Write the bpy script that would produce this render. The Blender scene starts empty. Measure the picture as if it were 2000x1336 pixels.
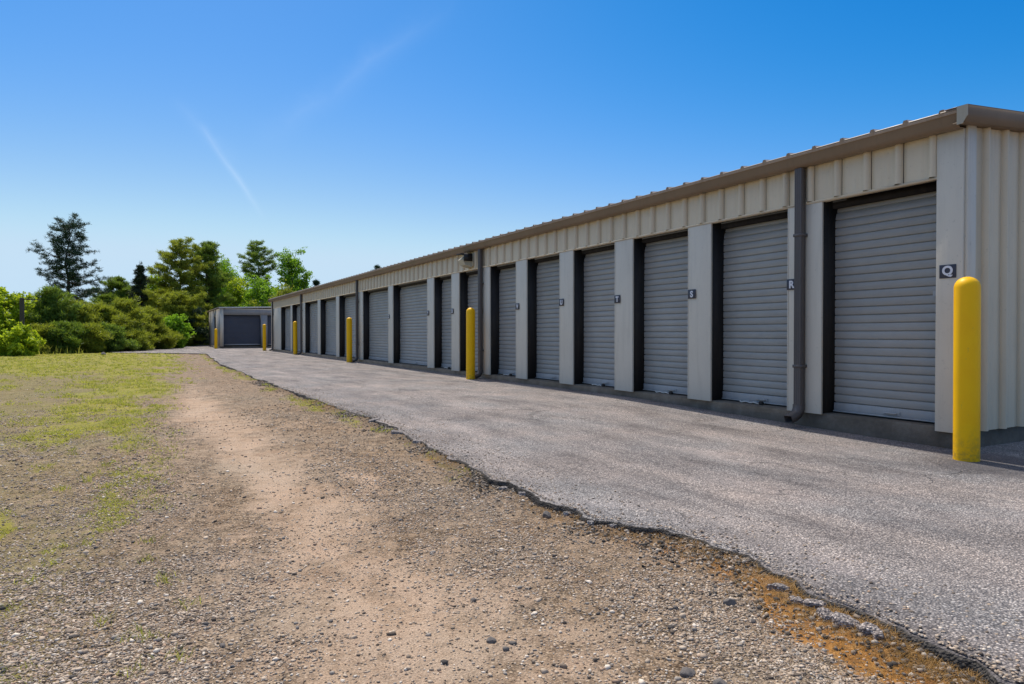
import bpy, bmesh, math, random
import numpy as np
from math import sin, cos, tan, atan, radians, pi, sqrt
from mathutils import Vector, Matrix

S = bpy.context.scene
COL = S.collection
rng = np.random.default_rng(7)
random.seed(7)

# ------------------------------------------------------------------ camera
FPX, A0 = 1310.0, atan(717/1310.0)          # focal length in photo pixels, heading right of +Y
CAM_Z = 0.90
cam_d = bpy.data.cameras.new('camera'); cam = bpy.data.objects.new('camera', cam_d); COL.objects.link(cam)
cam_d.sensor_width = 36; cam_d.lens = 36*FPX/2000
cam_d.clip_start = 0.05; cam_d.clip_end = 5000
cam.location = (0, 0, CAM_Z)
cam.rotation_euler = (radians(90)-atan(16/FPX), 0, -A0)
S.camera = cam

# ------------------------------------------------------------------ sky, sun, exposure
SUN_EL, SUN_AZ = radians(61), radians(4)   # azimuth from +Y towards +X
world = bpy.data.worlds.new('World'); S.world = world; world.use_nodes = True
nt = world.node_tree; nt.nodes.clear()
wo = nt.nodes.new('ShaderNodeOutputWorld'); bg = nt.nodes.new('ShaderNodeBackground')
sky = nt.nodes.new('ShaderNodeTexSky'); sky.sky_type = 'NISHITA'; sky.sun_disc = False
sky.sun_elevation = SUN_EL; sky.sun_rotation = SUN_AZ
sky.altitude = 100; sky.air_density = 1.0; sky.dust_density = 0.6; sky.ozone_density = 3.0
bg.inputs['Strength'].default_value = 0.135
# polarised, contrasty clear sky: per-channel power curve on the sky's radiance
sp_ = nt.nodes.new('ShaderNodeSeparateColor'); cb_ = nt.nodes.new('ShaderNodeCombineColor'); nt.links.new(sky.outputs[0], sp_.inputs[0])
for i_, (ref, out_, pw) in enumerate(((3.6, 2.85, 2.9), (5.6, 4.45, 1.55), (6.6, 6.1, 1.0))):
    a_ = nt.nodes.new('ShaderNodeMath'); a_.operation = 'DIVIDE'; a_.inputs[1].default_value = ref
    p_ = nt.nodes.new('ShaderNodeMath'); p_.operation = 'POWER'; p_.inputs[1].default_value = pw
    m_ = nt.nodes.new('ShaderNodeMath'); m_.operation = 'MULTIPLY'; m_.inputs[1].default_value = out_
    if i_ == 0:
        p_.operation = 'ADD'; p_.inputs[1].default_value = 0; m_.inputs[1].default_value = 1; a_.inputs[1].default_value = 1
        mr_ = nt.nodes.new('ShaderNodeMapRange'); mr_.interpolation_type = 'SMOOTHSTEP'
        for k_, q_ in enumerate((1.6, 5.0, .08, 3.75)): mr_.inputs[k_+1].default_value = q_
        nt.links.new(sp_.outputs[0], mr_.inputs[0]); nt.links.new(mr_.outputs[0], cb_.inputs[0]); continue
    nt.links.new(sp_.outputs[i_], a_.inputs[0]); nt.links.new(a_.outputs[0], p_.inputs[0]); nt.links.new(p_.outputs[0], m_.inputs[0])
    k_ = nt.nodes.new('ShaderNodeMath'); k_.operation = 'SMOOTH_MIN'; k_.inputs[1].default_value = (0, 5.0, 6.15)[i_]; k_.inputs[2].default_value = .8
    nt.links.new(m_.outputs[0], k_.inputs[0]); nt.links.new(k_.outputs[0], cb_.inputs[i_])
tc_ = nt.nodes.new('ShaderNodeTexCoord'); sx_ = nt.nodes.new('ShaderNodeSeparateXYZ'); nt.links.new(tc_.outputs['Generated'], sx_.inputs[0])
hi_ = nt.nodes.new('ShaderNodeMapRange'); hi_.interpolation_type = 'SMOOTHSTEP'; hi_.inputs[1].default_value = .46; hi_.inputs[2].default_value = .68
nt.links.new(sx_.outputs[2], hi_.inputs[0])
br_ = nt.nodes.new('ShaderNodeMix'); br_.data_type = 'RGBA'; br_.blend_type = 'MULTIPLY'; br_.inputs[0].default_value = 1
nt.links.new(sky.outputs[0], br_.inputs[6]); br_.inputs[7].default_value = (2.9, 2.2, 1.6, 1)  # upper sky, out of view, brightened and warmed to fill the shade
zm_ = nt.nodes.new('ShaderNodeMix'); zm_.data_type = 'RGBA'
nt.links.new(hi_.outputs[0], zm_.inputs[0]); nt.links.new(cb_.outputs[0], zm_.inputs[6]); nt.links.new(br_.outputs[2], zm_.inputs[7])
# thin contrails and wisps high in the sky, laid out by world direction
def sky_streak(prev, d0, d1, width, strength, seed):
    """lightens the sky along the great circle from direction d0 to d1"""
    d0 = Vector(d0).normalized(); d1 = Vector(d1).normalized()
    n = d0.cross(d1).normalized(); m = (d0+d1).normalized(); half = math.acos(max(-1, min(1, d0.dot(m))))
    t = n.cross(m)
    tc = nt.nodes.new('ShaderNodeTexCoord')
    def dot(v):
        k = nt.nodes.new('ShaderNodeVectorMath'); k.operation = 'DOT_PRODUCT'
        nt.links.new(tc.outputs['Generated'], k.inputs[0]); k.inputs[1].default_value = v; return k.outputs['Value']
    def mth(op, a, b=None, clamp=False):
        k = nt.nodes.new('ShaderNodeMath'); k.operation = op; k.use_clamp = clamp
        for i, q in enumerate((a, b)):
            if q is None: continue
            if isinstance(q, (int, float)): k.inputs[i].default_value = q
            else: nt.links.new(q, k.inputs[i])
        return k.outputs[0]
    nz = nt.nodes.new('ShaderNodeTexNoise'); nz.inputs['Scale'].default_value = 14+seed; nz.inputs['Detail'].default_value = 5
    nt.links.new(tc.outputs['Generated'], nz.inputs['Vector'])
    wob = mth('MULTIPLY', mth('SUBTRACT', nz.outputs['Fac'], 0.5), width*1.3)
    across = mth('ABSOLUTE', mth('ADD', dot(n), wob))
    a = mth('SUBTRACT', 1.0, mth('DIVIDE', across, width), True)
    a = mth('MULTIPLY', a, a)
    along = mth('DIVIDE', mth('ABSOLUTE', dot(t)), sin(half))
    b = mth('SUBTRACT', 1.0, mth('MULTIPLY', along, along), True)
    front = mth('GREATER_THAN', dot(m), 0.0)
    f = mth('MULTIPLY', mth('MULTIPLY', mth('MULTIPLY', a, b), front), mth('MULTIPLY', nz.outputs['Fac'], strength*2), True)
    mix = nt.nodes.new('ShaderNodeMix'); mix.data_type = 'RGBA'
    nt.links.new(f, mix.inputs[0]); nt.links.new(prev, mix.inputs[6])
    mix.inputs[7].default_value = (6.6, 7.4, 8.2, 1)
    return mix.outputs[2]
def sdir(px, py):
    x, y = (px-1000)/FPX, (668-py)/FPX
    e = cam.rotation_euler.to_matrix()
    return e @ Vector((x, y, -1))
c = zm_.outputs[2]
c = sky_streak(c, sdir(385, 235), sdir(520, 430), 0.0085, 0.13, 0)
c = sky_streak(c, sdir(500, 285), sdir(900, -10), 0.032, 0.055, 3)
c = sky_streak(c, sdir(330, 185), sdir(470, 330), 0.02, 0.035, 6)
nt.links.new(c, bg.inputs['Color']); nt.links.new(bg.outputs[0], wo.inputs['Surface'])

sd = bpy.data.lights.new('sun', 'SUN'); sd.energy = 3.9; sd.angle = radians(0.5); sd.color = (1.0, 0.93, 0.81)
so = bpy.data.objects.new('sun', sd); COL.objects.link(so)
sdirv = Vector((sin(SUN_AZ)*cos(SUN_EL), cos(SUN_AZ)*cos(SUN_EL), sin(SUN_EL)))
so.rotation_euler = sdirv.to_track_quat('Z', 'Y').to_euler(); so.location = (0, 0, 30)
S.view_settings.view_transform = 'Standard'; S.view_settings.look = 'None'
S.view_settings.gamma = 1.0; S.view_settings.exposure = 0.15
S.render.engine = 'CYCLES'

# ------------------------------------------------------------------ helpers
def tag(o, label=None, cat=None, group=None, kind=None):
    if label: o['label'] = label
    if cat: o['category'] = cat
    if group: o['group'] = group
    if kind: o['kind'] = kind
    return o
def empty(name, loc=(0, 0, 0), rz=0, **k):
    o = bpy.data.objects.new(name, None); COL.objects.link(o)
    o.location = loc; o.rotation_euler = (0, 0, rz); o.empty_display_size = 0.2
    return tag(o, **k)
class MB:
    """collects shapes into one mesh"""
    def __init__(s): s.v = []; s.f = []; s.n = 0; s.attr = []
    def raw(s, v, f):
        v = np.asarray(v, float); s.v.append(v); s.f.append(np.asarray(f, dtype=np.int64)+s.n); s.n += len(v); return s
    def box(s, x0, x1, y0, y1, z0, z1):
        v = [(x, y, z) for x in (x0, x1) for y in (y0, y1) for z in (z0, z1)]
        return s.raw(v, [(0, 1, 3, 2), (4, 6, 7, 5), (0, 4, 5, 1), (2, 3, 7, 6), (0, 2, 6, 4), (1, 5, 7, 3)])
    def tube(s, pts, rad, n=6, cap=True):
        pts = np.asarray(pts, float); m = len(pts)
        rad = np.broadcast_to(np.asarray(rad, float), (m,))
        d = np.gradient(pts, axis=0); d /= np.linalg.norm(d, axis=1)[:, None]+1e-9
        ref = np.array([0., 0, 1]) if abs(d[0][2]) < .9 else np.array([1., 0, 0])
        u = np.cross(d, ref); u /= np.linalg.norm(u, axis=1)[:, None]+1e-9
        w = np.cross(d, u)
        a = np.arange(n)*2*pi/n
        v = pts[:, None]+rad[:, None, None]*(np.cos(a)[None, :, None]*u[:, None]+np.sin(a)[None, :, None]*w[:, None])
        v = v.reshape(-1, 3)
        f = [(i*n+j, i*n+(j+1) % n, (i+1)*n+(j+1) % n, (i+1)*n+j) for i in range(m-1) for j in range(n)]
        if cap:
            k = len(v); v = np.vstack([v, pts[0], pts[-1]])
            f += [(j+1 if j+1 < n else 0, j, k, k) for j in range(n)]
            f += [((m-1)*n+j, (m-1)*n+(j+1) % n, k+1, k+1) for j in range(n)]
        return s.raw(v, f)
    def extrude(s, prof, axis, a0, a1, close=True):
        """profile of 2D points swept along an axis: axis 'y': prof=(x,z); 'x': prof=(y,z); 'z': prof=(x,y)"""
        p = np.asarray(prof, float); n = len(p)
        def put(a):
            o = np.zeros((n, 3))
            if axis == 'y': o[:, 0] = p[:, 0]; o[:, 1] = a; o[:, 2] = p[:, 1]
            elif axis == 'x': o[:, 0] = a; o[:, 1] = p[:, 0]; o[:, 2] = p[:, 1]
            else: o[:, 0] = p[:, 0]; o[:, 1] = p[:, 1]; o[:, 2] = a
            return o
        v = np.vstack([put(a0), put(a1)])
        k = n if close else n-1
        s.raw(v, [(i, (i+1) % n, n+(i+1) % n, n+i) for i in range(k)])
        return s
    def build(s, name, mat, parent=None, smooth=False, bevel=0, loc=None, recalc=True):
        v = np.vstack(s.v) if s.v else np.zeros((0, 3))
        fl = []
        for a in s.f: fl.append(a)
        me = bpy.data.meshes.new(name)
        if len({a.shape[1] for a in fl}) == 1 and not any((a.shape[1] == 4 and (a[:, 2] == a[:, 3]).any()) for a in fl):
            f = np.vstack(fl); k = f.shape[1]
            me.vertices.add(len(v)); me.vertices.foreach_set('co', v.astype(np.float32).ravel())
            me.loops.add(f.size); me.loops.foreach_set('vertex_index', f.astype(np.int32).ravel())
            me.polygons.add(len(f)); me.polygons.foreach_set('loop_start', np.arange(0, f.size, k, dtype=np.int32))
            me.update(calc_edges=True)
        else:
            faces = []
            for a in fl:
                for r in a.tolist():
                    if len(r) == 4 and r[2] == r[3]: r = r[:3]
                    faces.append(r)
            me.from_pydata(v.tolist(), [], faces)
        if recalc and len(v) < 60000:
            bm = bmesh.new(); bm.from_mesh(me); bmesh.ops.recalc_face_normals(bm, faces=bm.faces)
            if bevel: bmesh.ops.bevel(bm, geom=[e for e in bm.edges if len(e.link_faces) == 2 and e.calc_face_angle(0) > .5], offset=bevel, segments=2, affect='EDGES', profile=.5)
            bm.to_mesh(me); bm.free()
        if smooth: me.polygons.foreach_set('use_smooth', [True]*len(me.polygons))
        o = bpy.data.objects.new(name, me); COL.objects.link(o)
        if mat: me.materials.append(mat)
        if parent: o.parent = parent
        if loc is not None: o.location = loc
        return o
def place(o, x, y, z): o.location = (x, y, z); return o

def hash2(ix, iy, seed):
    n = (ix.astype(np.int64)*374761393+iy.astype(np.int64)*668265263+seed*1442695041) & 0x7fffffff
    n = ((n ^ (n >> 13))*1274126177) & 0x7fffffff
    return ((n ^ (n >> 16)) & 0xffff)/65535.0
def vnoise(x, y, seed=0):
    x = np.asarray(x, float); y = np.asarray(y, float)
    ix = np.floor(x); iy = np.floor(y); fx = x-ix; fy = y-iy
    ux = fx*fx*(3-2*fx); uy = fy*fy*(3-2*fy); ix = ix.astype(np.int64); iy = iy.astype(np.int64)
    a = hash2(ix, iy, seed); b = hash2(ix+1, iy, seed); c_ = hash2(ix, iy+1, seed); d = hash2(ix+1, iy+1, seed)
    return (a*(1-ux)+b*ux)*(1-uy)+(c_*(1-ux)+d*ux)*uy
def fbm(x, y, seed=0, oct=4):
    t = 0; amp = .5; s = 0
    for i in range(oct):
        t = t+amp*vnoise(np.asarray(x)*2**i, np.asarray(y)*2**i, seed+i*17); s += amp; amp *= .5
    return t/s
def sst(a, b, x):
    t = np.clip((np.asarray(x, float)-a)/(b-a), 0, 1); return t*t*(3-2*t)

# ------------------------------------------------------------------ material helpers
def new_mat(name):
    m = bpy.data.materials.new(name); m.use_nodes = True
    n = m.node_tree; n.nodes.clear()
    out = n.nodes.new('ShaderNodeOutputMaterial'); b = n.nodes.new('ShaderNodeBsdfPrincipled')
    n.links.new(b.outputs[0], out.inputs[0]); return m, n, b, out
class NT:
    def __init__(s, n): s.n = n
    def node(s, t, **k):
        o = s.n.nodes.new(t)
        for a, b in k.items(): setattr(o, a, b)
        return o
    def link(s, a, b):
        if hasattr(a, 'node') or hasattr(a, 'is_linked'): s.n.links.new(a, b)
        else: b.default_value = a
    def noise(s, scale, detail=4, rough=.55, vec=None, dist=0):
        o = s.node('ShaderNodeTexNoise'); o.inputs['Scale'].default_value = scale
        o.inputs['Detail'].default_value = detail; o.inputs['Roughness'].default_value = rough; o.inputs['Distortion'].default_value = dist
        if vec is not None: s.n.links.new(vec, o.inputs['Vector'])
        return o.outputs['Fac']
    def voro(s, scale, vec=None, feature='F1', out='Distance', rand=1):
        o = s.node('ShaderNodeTexVoronoi'); o.feature = feature; o.inputs['Scale'].default_value = scale
        if 'Randomness' in o.inputs: o.inputs['Randomness'].default_value = rand
        if vec is not None: s.n.links.new(vec, o.inputs['Vector'])
        return o.outputs[out]
    def ramp(s, fac, stops, interp='LINEAR'):
        o = s.node('ShaderNodeValToRGB'); r = o.color_ramp; r.interpolation = interp
        while len(r.elements) < len(stops): r.elements.new(.5)
        for e, (p, c_) in zip(r.elements, stops):
            e.position = p; e.color = c_ if len(c_) == 4 else (*c_, 1)
        s.link(fac, o.inputs[0]); return o.outputs[0]
    def mix(s, fac, a, b, blend='MIX'):
        o = s.node('ShaderNodeMix', data_type='RGBA', blend_type=blend)
        for v, i in ((fac, 0), (a, 6), (b, 7)):
            if isinstance(v, tuple) and len(v) == 3: v = (*v, 1)
            s.link(v, o.inputs[i])
        return o.outputs[2]
    def math(s, op, a, b=0.0, clamp=False):
        o = s.node('ShaderNodeMath', operation=op, use_clamp=clamp); s.link(a, o.inputs[0]); s.link(b, o.inputs[1]); return o.outputs[0]
    def maprange(s, v, a, b, c_=0, d=1):
        o = s.node('ShaderNodeMapRange'); s.link(v, o.inputs[0])
        for i, q in enumerate((a, b, c_, d)): o.inputs[i+1].default_value = q
        return o.outputs[0]
    def attr(s, name):
        o = s.node('ShaderNodeAttribute'); o.attribute_name = name; return o.outputs['Fac']
    def bump(s, h, strength=.5, dist=.01, prev=None):
        o = s.node('ShaderNodeBump'); o.inputs['Strength'].default_value = strength; o.inputs['Distance'].default_value = dist
        s.link(h, o.inputs['Height'])
        if prev is not None: s.n.links.new(prev, o.inputs['Normal'])
        return o.outputs[0]
    def objco(s): return s.node('ShaderNodeTexCoord').outputs['Object']
    def scale(s, vec, v):
        o = s.node('ShaderNodeVectorMath', operation='MULTIPLY'); s.n.links.new(vec, o.inputs[0]); o.inputs[1].default_value = v; return o.outputs[0]

def painted(name, col, rough=.5, var=.12, streak=True, dirt=(0.10, 0.085, 0.06), dirt_amt=.25, metallic=0, spec=.4):
    m, n, b, out = new_mat(name); t = NT(n)
    co = t.node('ShaderNodeNewGeometry').outputs['Position']
    big = t.noise(1.1, 4, .6, co)
    c0 = tuple(max(0, q*(1-var)) for q in col); c1 = tuple(q*(1+var) for q in col)
    base = t.ramp(big, [(.3, c0), (.7, c1)])
    if streak:
        st = t.noise(3.0, 5, .65, t.scale(co, (5, 5, .5)))
        base = t.mix(t.math('MULTIPLY', t.maprange(st, .5, .78), dirt_amt), base, dirt)
    base = t.mix(t.math('MULTIPLY', t.maprange(t.noise(26, 3, .7, co), .62, .8), .3), base, dirt)
    n.links.new(base, b.inputs['Base Color'])
    n.links.new(t.maprange(t.noise(7, 4, .6, co), 0, 1, rough-.1, rough+.12), b.inputs['Roughness'])
    b.inputs['Metallic'].default_value = metallic; b.inputs['Specular IOR Level'].default_value = spec
    n.links.new(t.bump(t.noise(2.2, 3, .5, co), .25, .012), b.inputs['Normal'])
    return m
M = {}
M['siding'] = painted('tan_siding', (.66, .56, .40), .5, .05, dirt_amt=.12)
M['pilaster'] = painted('stone_paint', (.63, .575, .47), .5, .05, dirt_amt=.15)
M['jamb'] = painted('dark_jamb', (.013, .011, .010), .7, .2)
M['gutter'] = painted('brown_gutter', (.215, .15, .095), .45, .12)
M['downspout'] = painted('brown_downspout', (.10, .087, .08), .42, .1)
M['endcap'] = painted('beige_cap', (.42, .38, .29), .5, .08)
M['roof'] = painted('roof_metal', (.42, .37, .33), .4, .12, metallic=.3)
M['door2'] = painted('slate_door', (.06, .068, .09), .45, .1)
M['wall2'] = painted('grey_siding', (.30, .29, .28), .5, .06)
M['roof2'] = painted('pale_roof', (.62, .6, .56), .45, .08)
M['lampbox'] = painted('lamp_beige', (.50, .46, .34), .5, .08)
M['black'] = painted('black_metal', (.015, .014, .014), .5, .2)
M['sign'] = painted('sign_plate', (.045, .045, .06), .45, .1, streak=False)
M['letter'] = painted('sign_letter', (.72, .72, .74), .5, .04, streak=False)
M['rope'] = painted('white_rope', (.7, .68, .62), .8, .1, streak=False)
M['bar'] = painted('door_bar', (.36, .365, .36), .4, .1, dirt=(.2, .18, .15), dirt_amt=.4)
M['wood'] = painted('old_wood', (.06, .05, .035), .8, .2)

def door_mat():
    m, n, b, out = new_mat('grey_door'); t = NT(n)
    co = t.node('ShaderNodeNewGeometry').outputs['Position']
    base = t.ramp(t.noise(1.4, 5, .65, co), [(.3, (.285, .28, .255)), (.72, (.38, .37, .335))])
    st = t.noise(6, 6, .75, t.scale(co, (1, .35, 3)))
    base = t.mix(t.math('MULTIPLY', t.maprange(st, .5, .72), .35), base, (.21, .20, .185))
    rnd = t.node('ShaderNodeObjectInfo').outputs['Random']
    base = t.mix(t.math('MULTIPLY', rnd, .3), base, (.38, .345, .31))
    n.links.new(base, b.inputs['Base Color'])
    n.links.new(t.maprange(st, .3, .7, .35, .6), b.inputs['Roughness'])
    n.links.new(t.bump(t.noise(3, 3, .6, t.scale(co, (1, 1, 3))), .4, .01), b.inputs['Normal'])
    return m
M['door'] = door_mat()

def concrete_mat():
    m, n, b, out = new_mat('stained_concrete'); t = NT(n)
    co = t.node('ShaderNodeNewGeometry').outputs['Position']
    base = t.ramp(t.noise(3.5, 8, .7, co), [(.25, (.06, .05, .035)), (.5, (.13, .11, .085)), (.75, (.21, .19, .155))])
    base = t.mix(t.math('MULTIPLY', t.maprange(t.noise(1.3, 4, .6, co), .5, .7), .6), base, (.10, .085, .055))
    n.links.new(base, b.inputs['Base Color']); b.inputs['Roughness'].default_value = .9
    n.links.new(t.bump(t.noise(40, 6, .7, co), .6, .01), b.inputs['Normal'])
    return m
M['concrete'] = concrete_mat()

def yellow_mat():
    m, n, b, out = new_mat('yellow_sleeve'); t = NT(n)
    co = t.objco()
    base = t.ramp(t.noise(4, 4, .6, co), [(.3, (.97, .50, .0)), (.7, (1.0, .56, .0))])
    sc = t.maprange(t.noise(30, 5, .7, t.scale(co, (1, 1, .35))), .66, .72)
    base = t.mix(t.math('MULTIPLY', sc, .5), base, (.55, .38, .06))
    low = t.math('MULTIPLY', t.maprange(t.node('ShaderNodeSeparateXYZ').outputs[0], 0, 1), 0)
    z = t.node('ShaderNodeSeparateXYZ'); n.links.new(co, z.inputs[0])
    sp = t.math('MULTIPLY', t.maprange(z.outputs[2], .28, .0), t.maprange(t.noise(22, 5, .7, co), .42, .62))
    base = t.mix(t.math('MULTIPLY', sp, .55), base, (.22, .15, .05))
    n.links.new(base, b.inputs['Base Color']); b.inputs['Roughness'].default_value = .45
    b.inputs['Specular IOR Level'].default_value = .25
    n.links.new(t.bump(t.noise(9, 3, .5, co), .12, .01), b.inputs['Normal'])
    return m
M['yellow'] = yellow_mat()

def ground_mat():
    m, n, b, out = new_mat('gravel_ground'); t = NT(n)
    co = t.node('ShaderNodeNewGeometry').outputs['Position']
    sand, grass, rust, far = t.attr('sand'), t.attr('grass'), t.attr('rust'), t.attr('far')
    stc = t.voro(95, co, out='Color')
    sepc = t.node('ShaderNodeSeparateColor'); n.links.new(stc, sepc.inputs[0])
    stone = t.ramp(sepc.outputs[0], [(0, (.08, .065, .05)), (.3, (.26, .205, .155)), (.55, (.40, .32, .24)), (.8, (.31, .27, .225)), (1, (.72, .62, .50))])
    stone = t.mix(1, stone, t.ramp(t.voro(95, co), [(.15, (1.15, 1.15, 1.15)), (.38, (.85, .85, .85)), (.6, (.30, .28, .26))]), 'MULTIPLY')
    fine = t.noise(160, 3, .75, co); mid = t.noise(9, 6, .7, co); big = t.noise(.9, 4, .6, co)
    dirt = t.ramp(mid, [(.25, (.27, .21, .165)), (.5, (.39, .32, .26)), (.75, (.47, .395, .33))])
    dirt = t.mix(.6, dirt, t.ramp(fine, [(.36, (.12, .085, .06)), (.64, (.64, .52, .40))]))
    grav = t.mix(t.math('MULTIPLY', t.maprange(t.noise(11, 6, .75, co), .36, .54), .95), dirt, stone)
    grav = t.mix(t.math('MULTIPLY', t.maprange(big, .4, .65), .25), grav, (.24, .225, .21))
    sandc = t.ramp(t.noise(6, 7, .7, co), [(.25, (.32, .245, .195)), (.5, (.43, .345, .28)), (.78, (.50, .425, .36))])
    sandc = t.mix(.5, sandc, t.ramp(fine, [(.36, (.15, .11, .085)), (.64, (.72, .60, .50))]))
    sm = t.maprange(t.math('ADD', sand, t.math('MULTIPLY', t.math('SUBTRACT', t.noise(3.2, 8, .8, co), .5), 3.4)), .3, 1.0)
    c_ = t.mix(sm, grav, sandc)
    moss = t.attr('moss')
    mm = t.maprange(t.math('ADD', moss, t.math('MULTIPLY', t.math('SUBTRACT', t.noise(18, 7, .8, co), .5), 1.6)), .3, .9)
    c_ = t.mix(t.math('MULTIPLY', mm, .6), c_, (.20, .20, .07))
    gcol = t.ramp(t.noise(2.2, 6, .7, co), [(.3, (.19, .22, .03)), (.5, (.29, .31, .045)), (.72, (.40, .36, .12))])
    gcol = t.mix(.35, gcol, t.ramp(fine, [(.3, (.06, .075, .015)), (.7, (.36, .33, .10))]))
    gm = t.maprange(t.math('ADD', grass, t.math('MULTIPLY', t.math('SUBTRACT', t.noise(7, 7, .75, co), .5), 1.5)), .38, .78)
    c_ = t.mix(t.math('MULTIPLY', gm, .88), c_, gcol)
    rcol = t.ramp(t.noise(30, 6, .7, co), [(.3, (.13, .06, .02)), (.5, (.38, .18, .045)), (.75, (.58, .34, .11))])
    rm = t.maprange(t.math('ADD', rust, t.math('MULTIPLY', t.math('SUBTRACT', t.noise(8, 7, .8, co), .5), 2.6)), .4, .8)
    c_ = t.mix(t.math('MULTIPLY', rm, .9), c_, rcol)
    so_ = t.maprange(t.math('ADD', t.attr('soil'), t.math('MULTIPLY', t.math('SUBTRACT', t.noise(6, 7, .8, co), .5), 2.2)), .45, .95)
    c_ = t.mix(t.math('MULTIPLY', so_, .8), c_, t.ramp(t.noise(45, 5, .8, co), [(.35, (.05, .04, .03)), (.65, (.26, .20, .14))]))
    c_ = t.mix(1, c_, t.ramp(t.noise(.55, 5, .65, co), [(.3, (.96, .84, .71)), (.5, (.97, .885, .78)), (.7, (.90, .88, .80))]), 'MULTIPLY')
    c_ = t.mix(1, c_, t.ramp(t.noise(3.3, 6, .75, co), [(.33, (.78, .73, .68)), (.46, (.98, .96, .93)), (.56, (1, 1, 1)), (.68, (1.12, 1.07, 1.02))]), 'MULTIPLY')
    n.links.new(c_, b.inputs['Base Color']); b.inputs['Roughness'].default_value = .95
    b.inputs['Specular IOR Level'].default_value = .15
    h = t.math('ADD', t.math('MULTIPLY', t.math('SUBTRACT', 1, t.voro(95, co)), .5), t.math('MULTIPLY', t.noise(40, 6, .8, co), .9))
    bn = t.bump(h, .8, .012); bn = t.bump(t.noise(220, 3, .7, co), .5, .004, bn)
    n.links.new(bn, b.inputs['Normal'])
    return m
M['ground'] = ground_mat()

def asphalt_mat():
    m, n, b, out = new_mat('worn_asphalt'); t = NT(n)
    co = t.node('ShaderNodeNewGeometry').outputs['Position']
    edge, stain = t.attr('edge'), t.attr('stain')
    cell = t.node('ShaderNodeSeparateColor'); n.links.new(t.voro(105, co, out='Color'), cell.inputs[0])
    agg = t.ramp(cell.outputs[0], [(0, (.09, .08, .08)), (.2, (.27, .25, .24)), (.5, (.46, .425, .40)), (.78, (.58, .52, .48)), (.9, (.76, .69, .64)), (1, (.88, .82, .76))])
    gap = t.maprange(t.voro(105, co), .32, .6)
    agg = t.mix(t.math('MULTIPLY', gap, .8), agg, (.07, .065, .07))
    big = t.noise(.8, 6, .65, t.scale(co, (1, .55, 1))); mid = t.noise(4.5, 6, .7, co)
    base = t.ramp(big, [(.32, (.37, .34, .325)), (.5, (.45, .415, .395)), (.68, (.55, .50, .465))])
    base = t.mix(.85, base, agg)
    base = t.mix(t.math('MULTIPLY', t.maprange(mid, .48, .66), .45), base, (.27, .25, .24))
    base = t.mix(t.math('MULTIPLY', t.maprange(t.noise(2.1, 7, .75, t.scale(co, (1, .4, 1))), .55, .7), .35), base, (.42, .385, .375))
    base = t.mix(1, base, t.ramp(t.noise(1.7, 5, .7, t.scale(co, (1.2, .5, 1))), [(.34, (.52, .51, .52)), (.45, (.77, .76, .76)), (.54, (.90, .88, .87)), (.66, (1.08, 1.03, 1.0))]), 'MULTIPLY')
    base = t.mix(.5, base, t.mix(1, base, t.ramp(t.noise(1.1, 4, .6, co), [(.35, (.90, 1.0, 1.06)), (.5, (1, 1, 1)), (.65, (1.05, .99, .94))]), 'MULTIPLY'))
    base = t.mix(1, base, t.ramp(t.noise(1, 4, .6, t.scale(co, (2.6, .16, 1))), [(.36, (.86, .86, .87)), (.5, (1, 1, 1)), (.64, (1.1, 1.08, 1.06))]), 'MULTIPLY')
    # hairline cracks
    w = t.node('ShaderNodeVectorMath', operation='ADD'); n.links.new(co, w.inputs[0])
    nn = t.node('ShaderNodeTexNoise'); nn.inputs['Scale'].default_value = 3; nn.inputs['Detail'].default_value = 5; n.links.new(co, nn.inputs['Vector'])
    sc_ = t.node('ShaderNodeVectorMath', operation='SCALE'); n.links.new(nn.outputs['Color'], sc_.inputs[0]); sc_.inputs['Scale'].default_value = .55
    n.links.new(sc_.outputs[0], w.inputs[1])
    cr = t.voro(.55, w.outputs[0], feature='DISTANCE_TO_EDGE')
    crm = t.math('MULTIPLY', t.maprange(cr, .007, .002), t.maprange(t.noise(.7, 3, .5, co), .46, .56))
    base = t.mix(t.math('MULTIPLY', crm, .42), base, (.06, .055, .05))
    sm = t.maprange(t.math('ADD', stain, t.math('MULTIPLY', t.math('SUBTRACT', t.noise(9, 6, .7, co), .5), 1.2)), .35, .8)
    base = t.mix(t.math('MULTIPLY', sm, .7), base, (.085, .08, .085))
    em = t.maprange(t.math('ADD', edge, t.math('MULTIPLY', t.math('SUBTRACT', t.noise(25, 5, .7, co), .5), .9)), .45, .75)
    base = t.mix(em, base, t.ramp(t.noise(60, 4, .7, co), [(.35, (.018, .017, .016)), (.7, (.10, .09, .08))]))
    n.links.new(base, b.inputs['Base Color'])
    b.inputs['Roughness'].default_value = .88; b.inputs['Specular IOR Level'].default_value = .25
    h = t.math('SUBTRACT', t.math('MULTIPLY', t.math('SUBTRACT', 1, t.voro(105, co)), 1.2), t.math('MULTIPLY', crm, 1.5))
    bn = t.bump(h, .9, .009); bn = t.bump(t.noise(6, 5, .6, co), .35, .02, bn)
    n.links.new(bn, b.inputs['Normal'])
    return m
M['asphalt'] = asphalt_mat()

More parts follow.
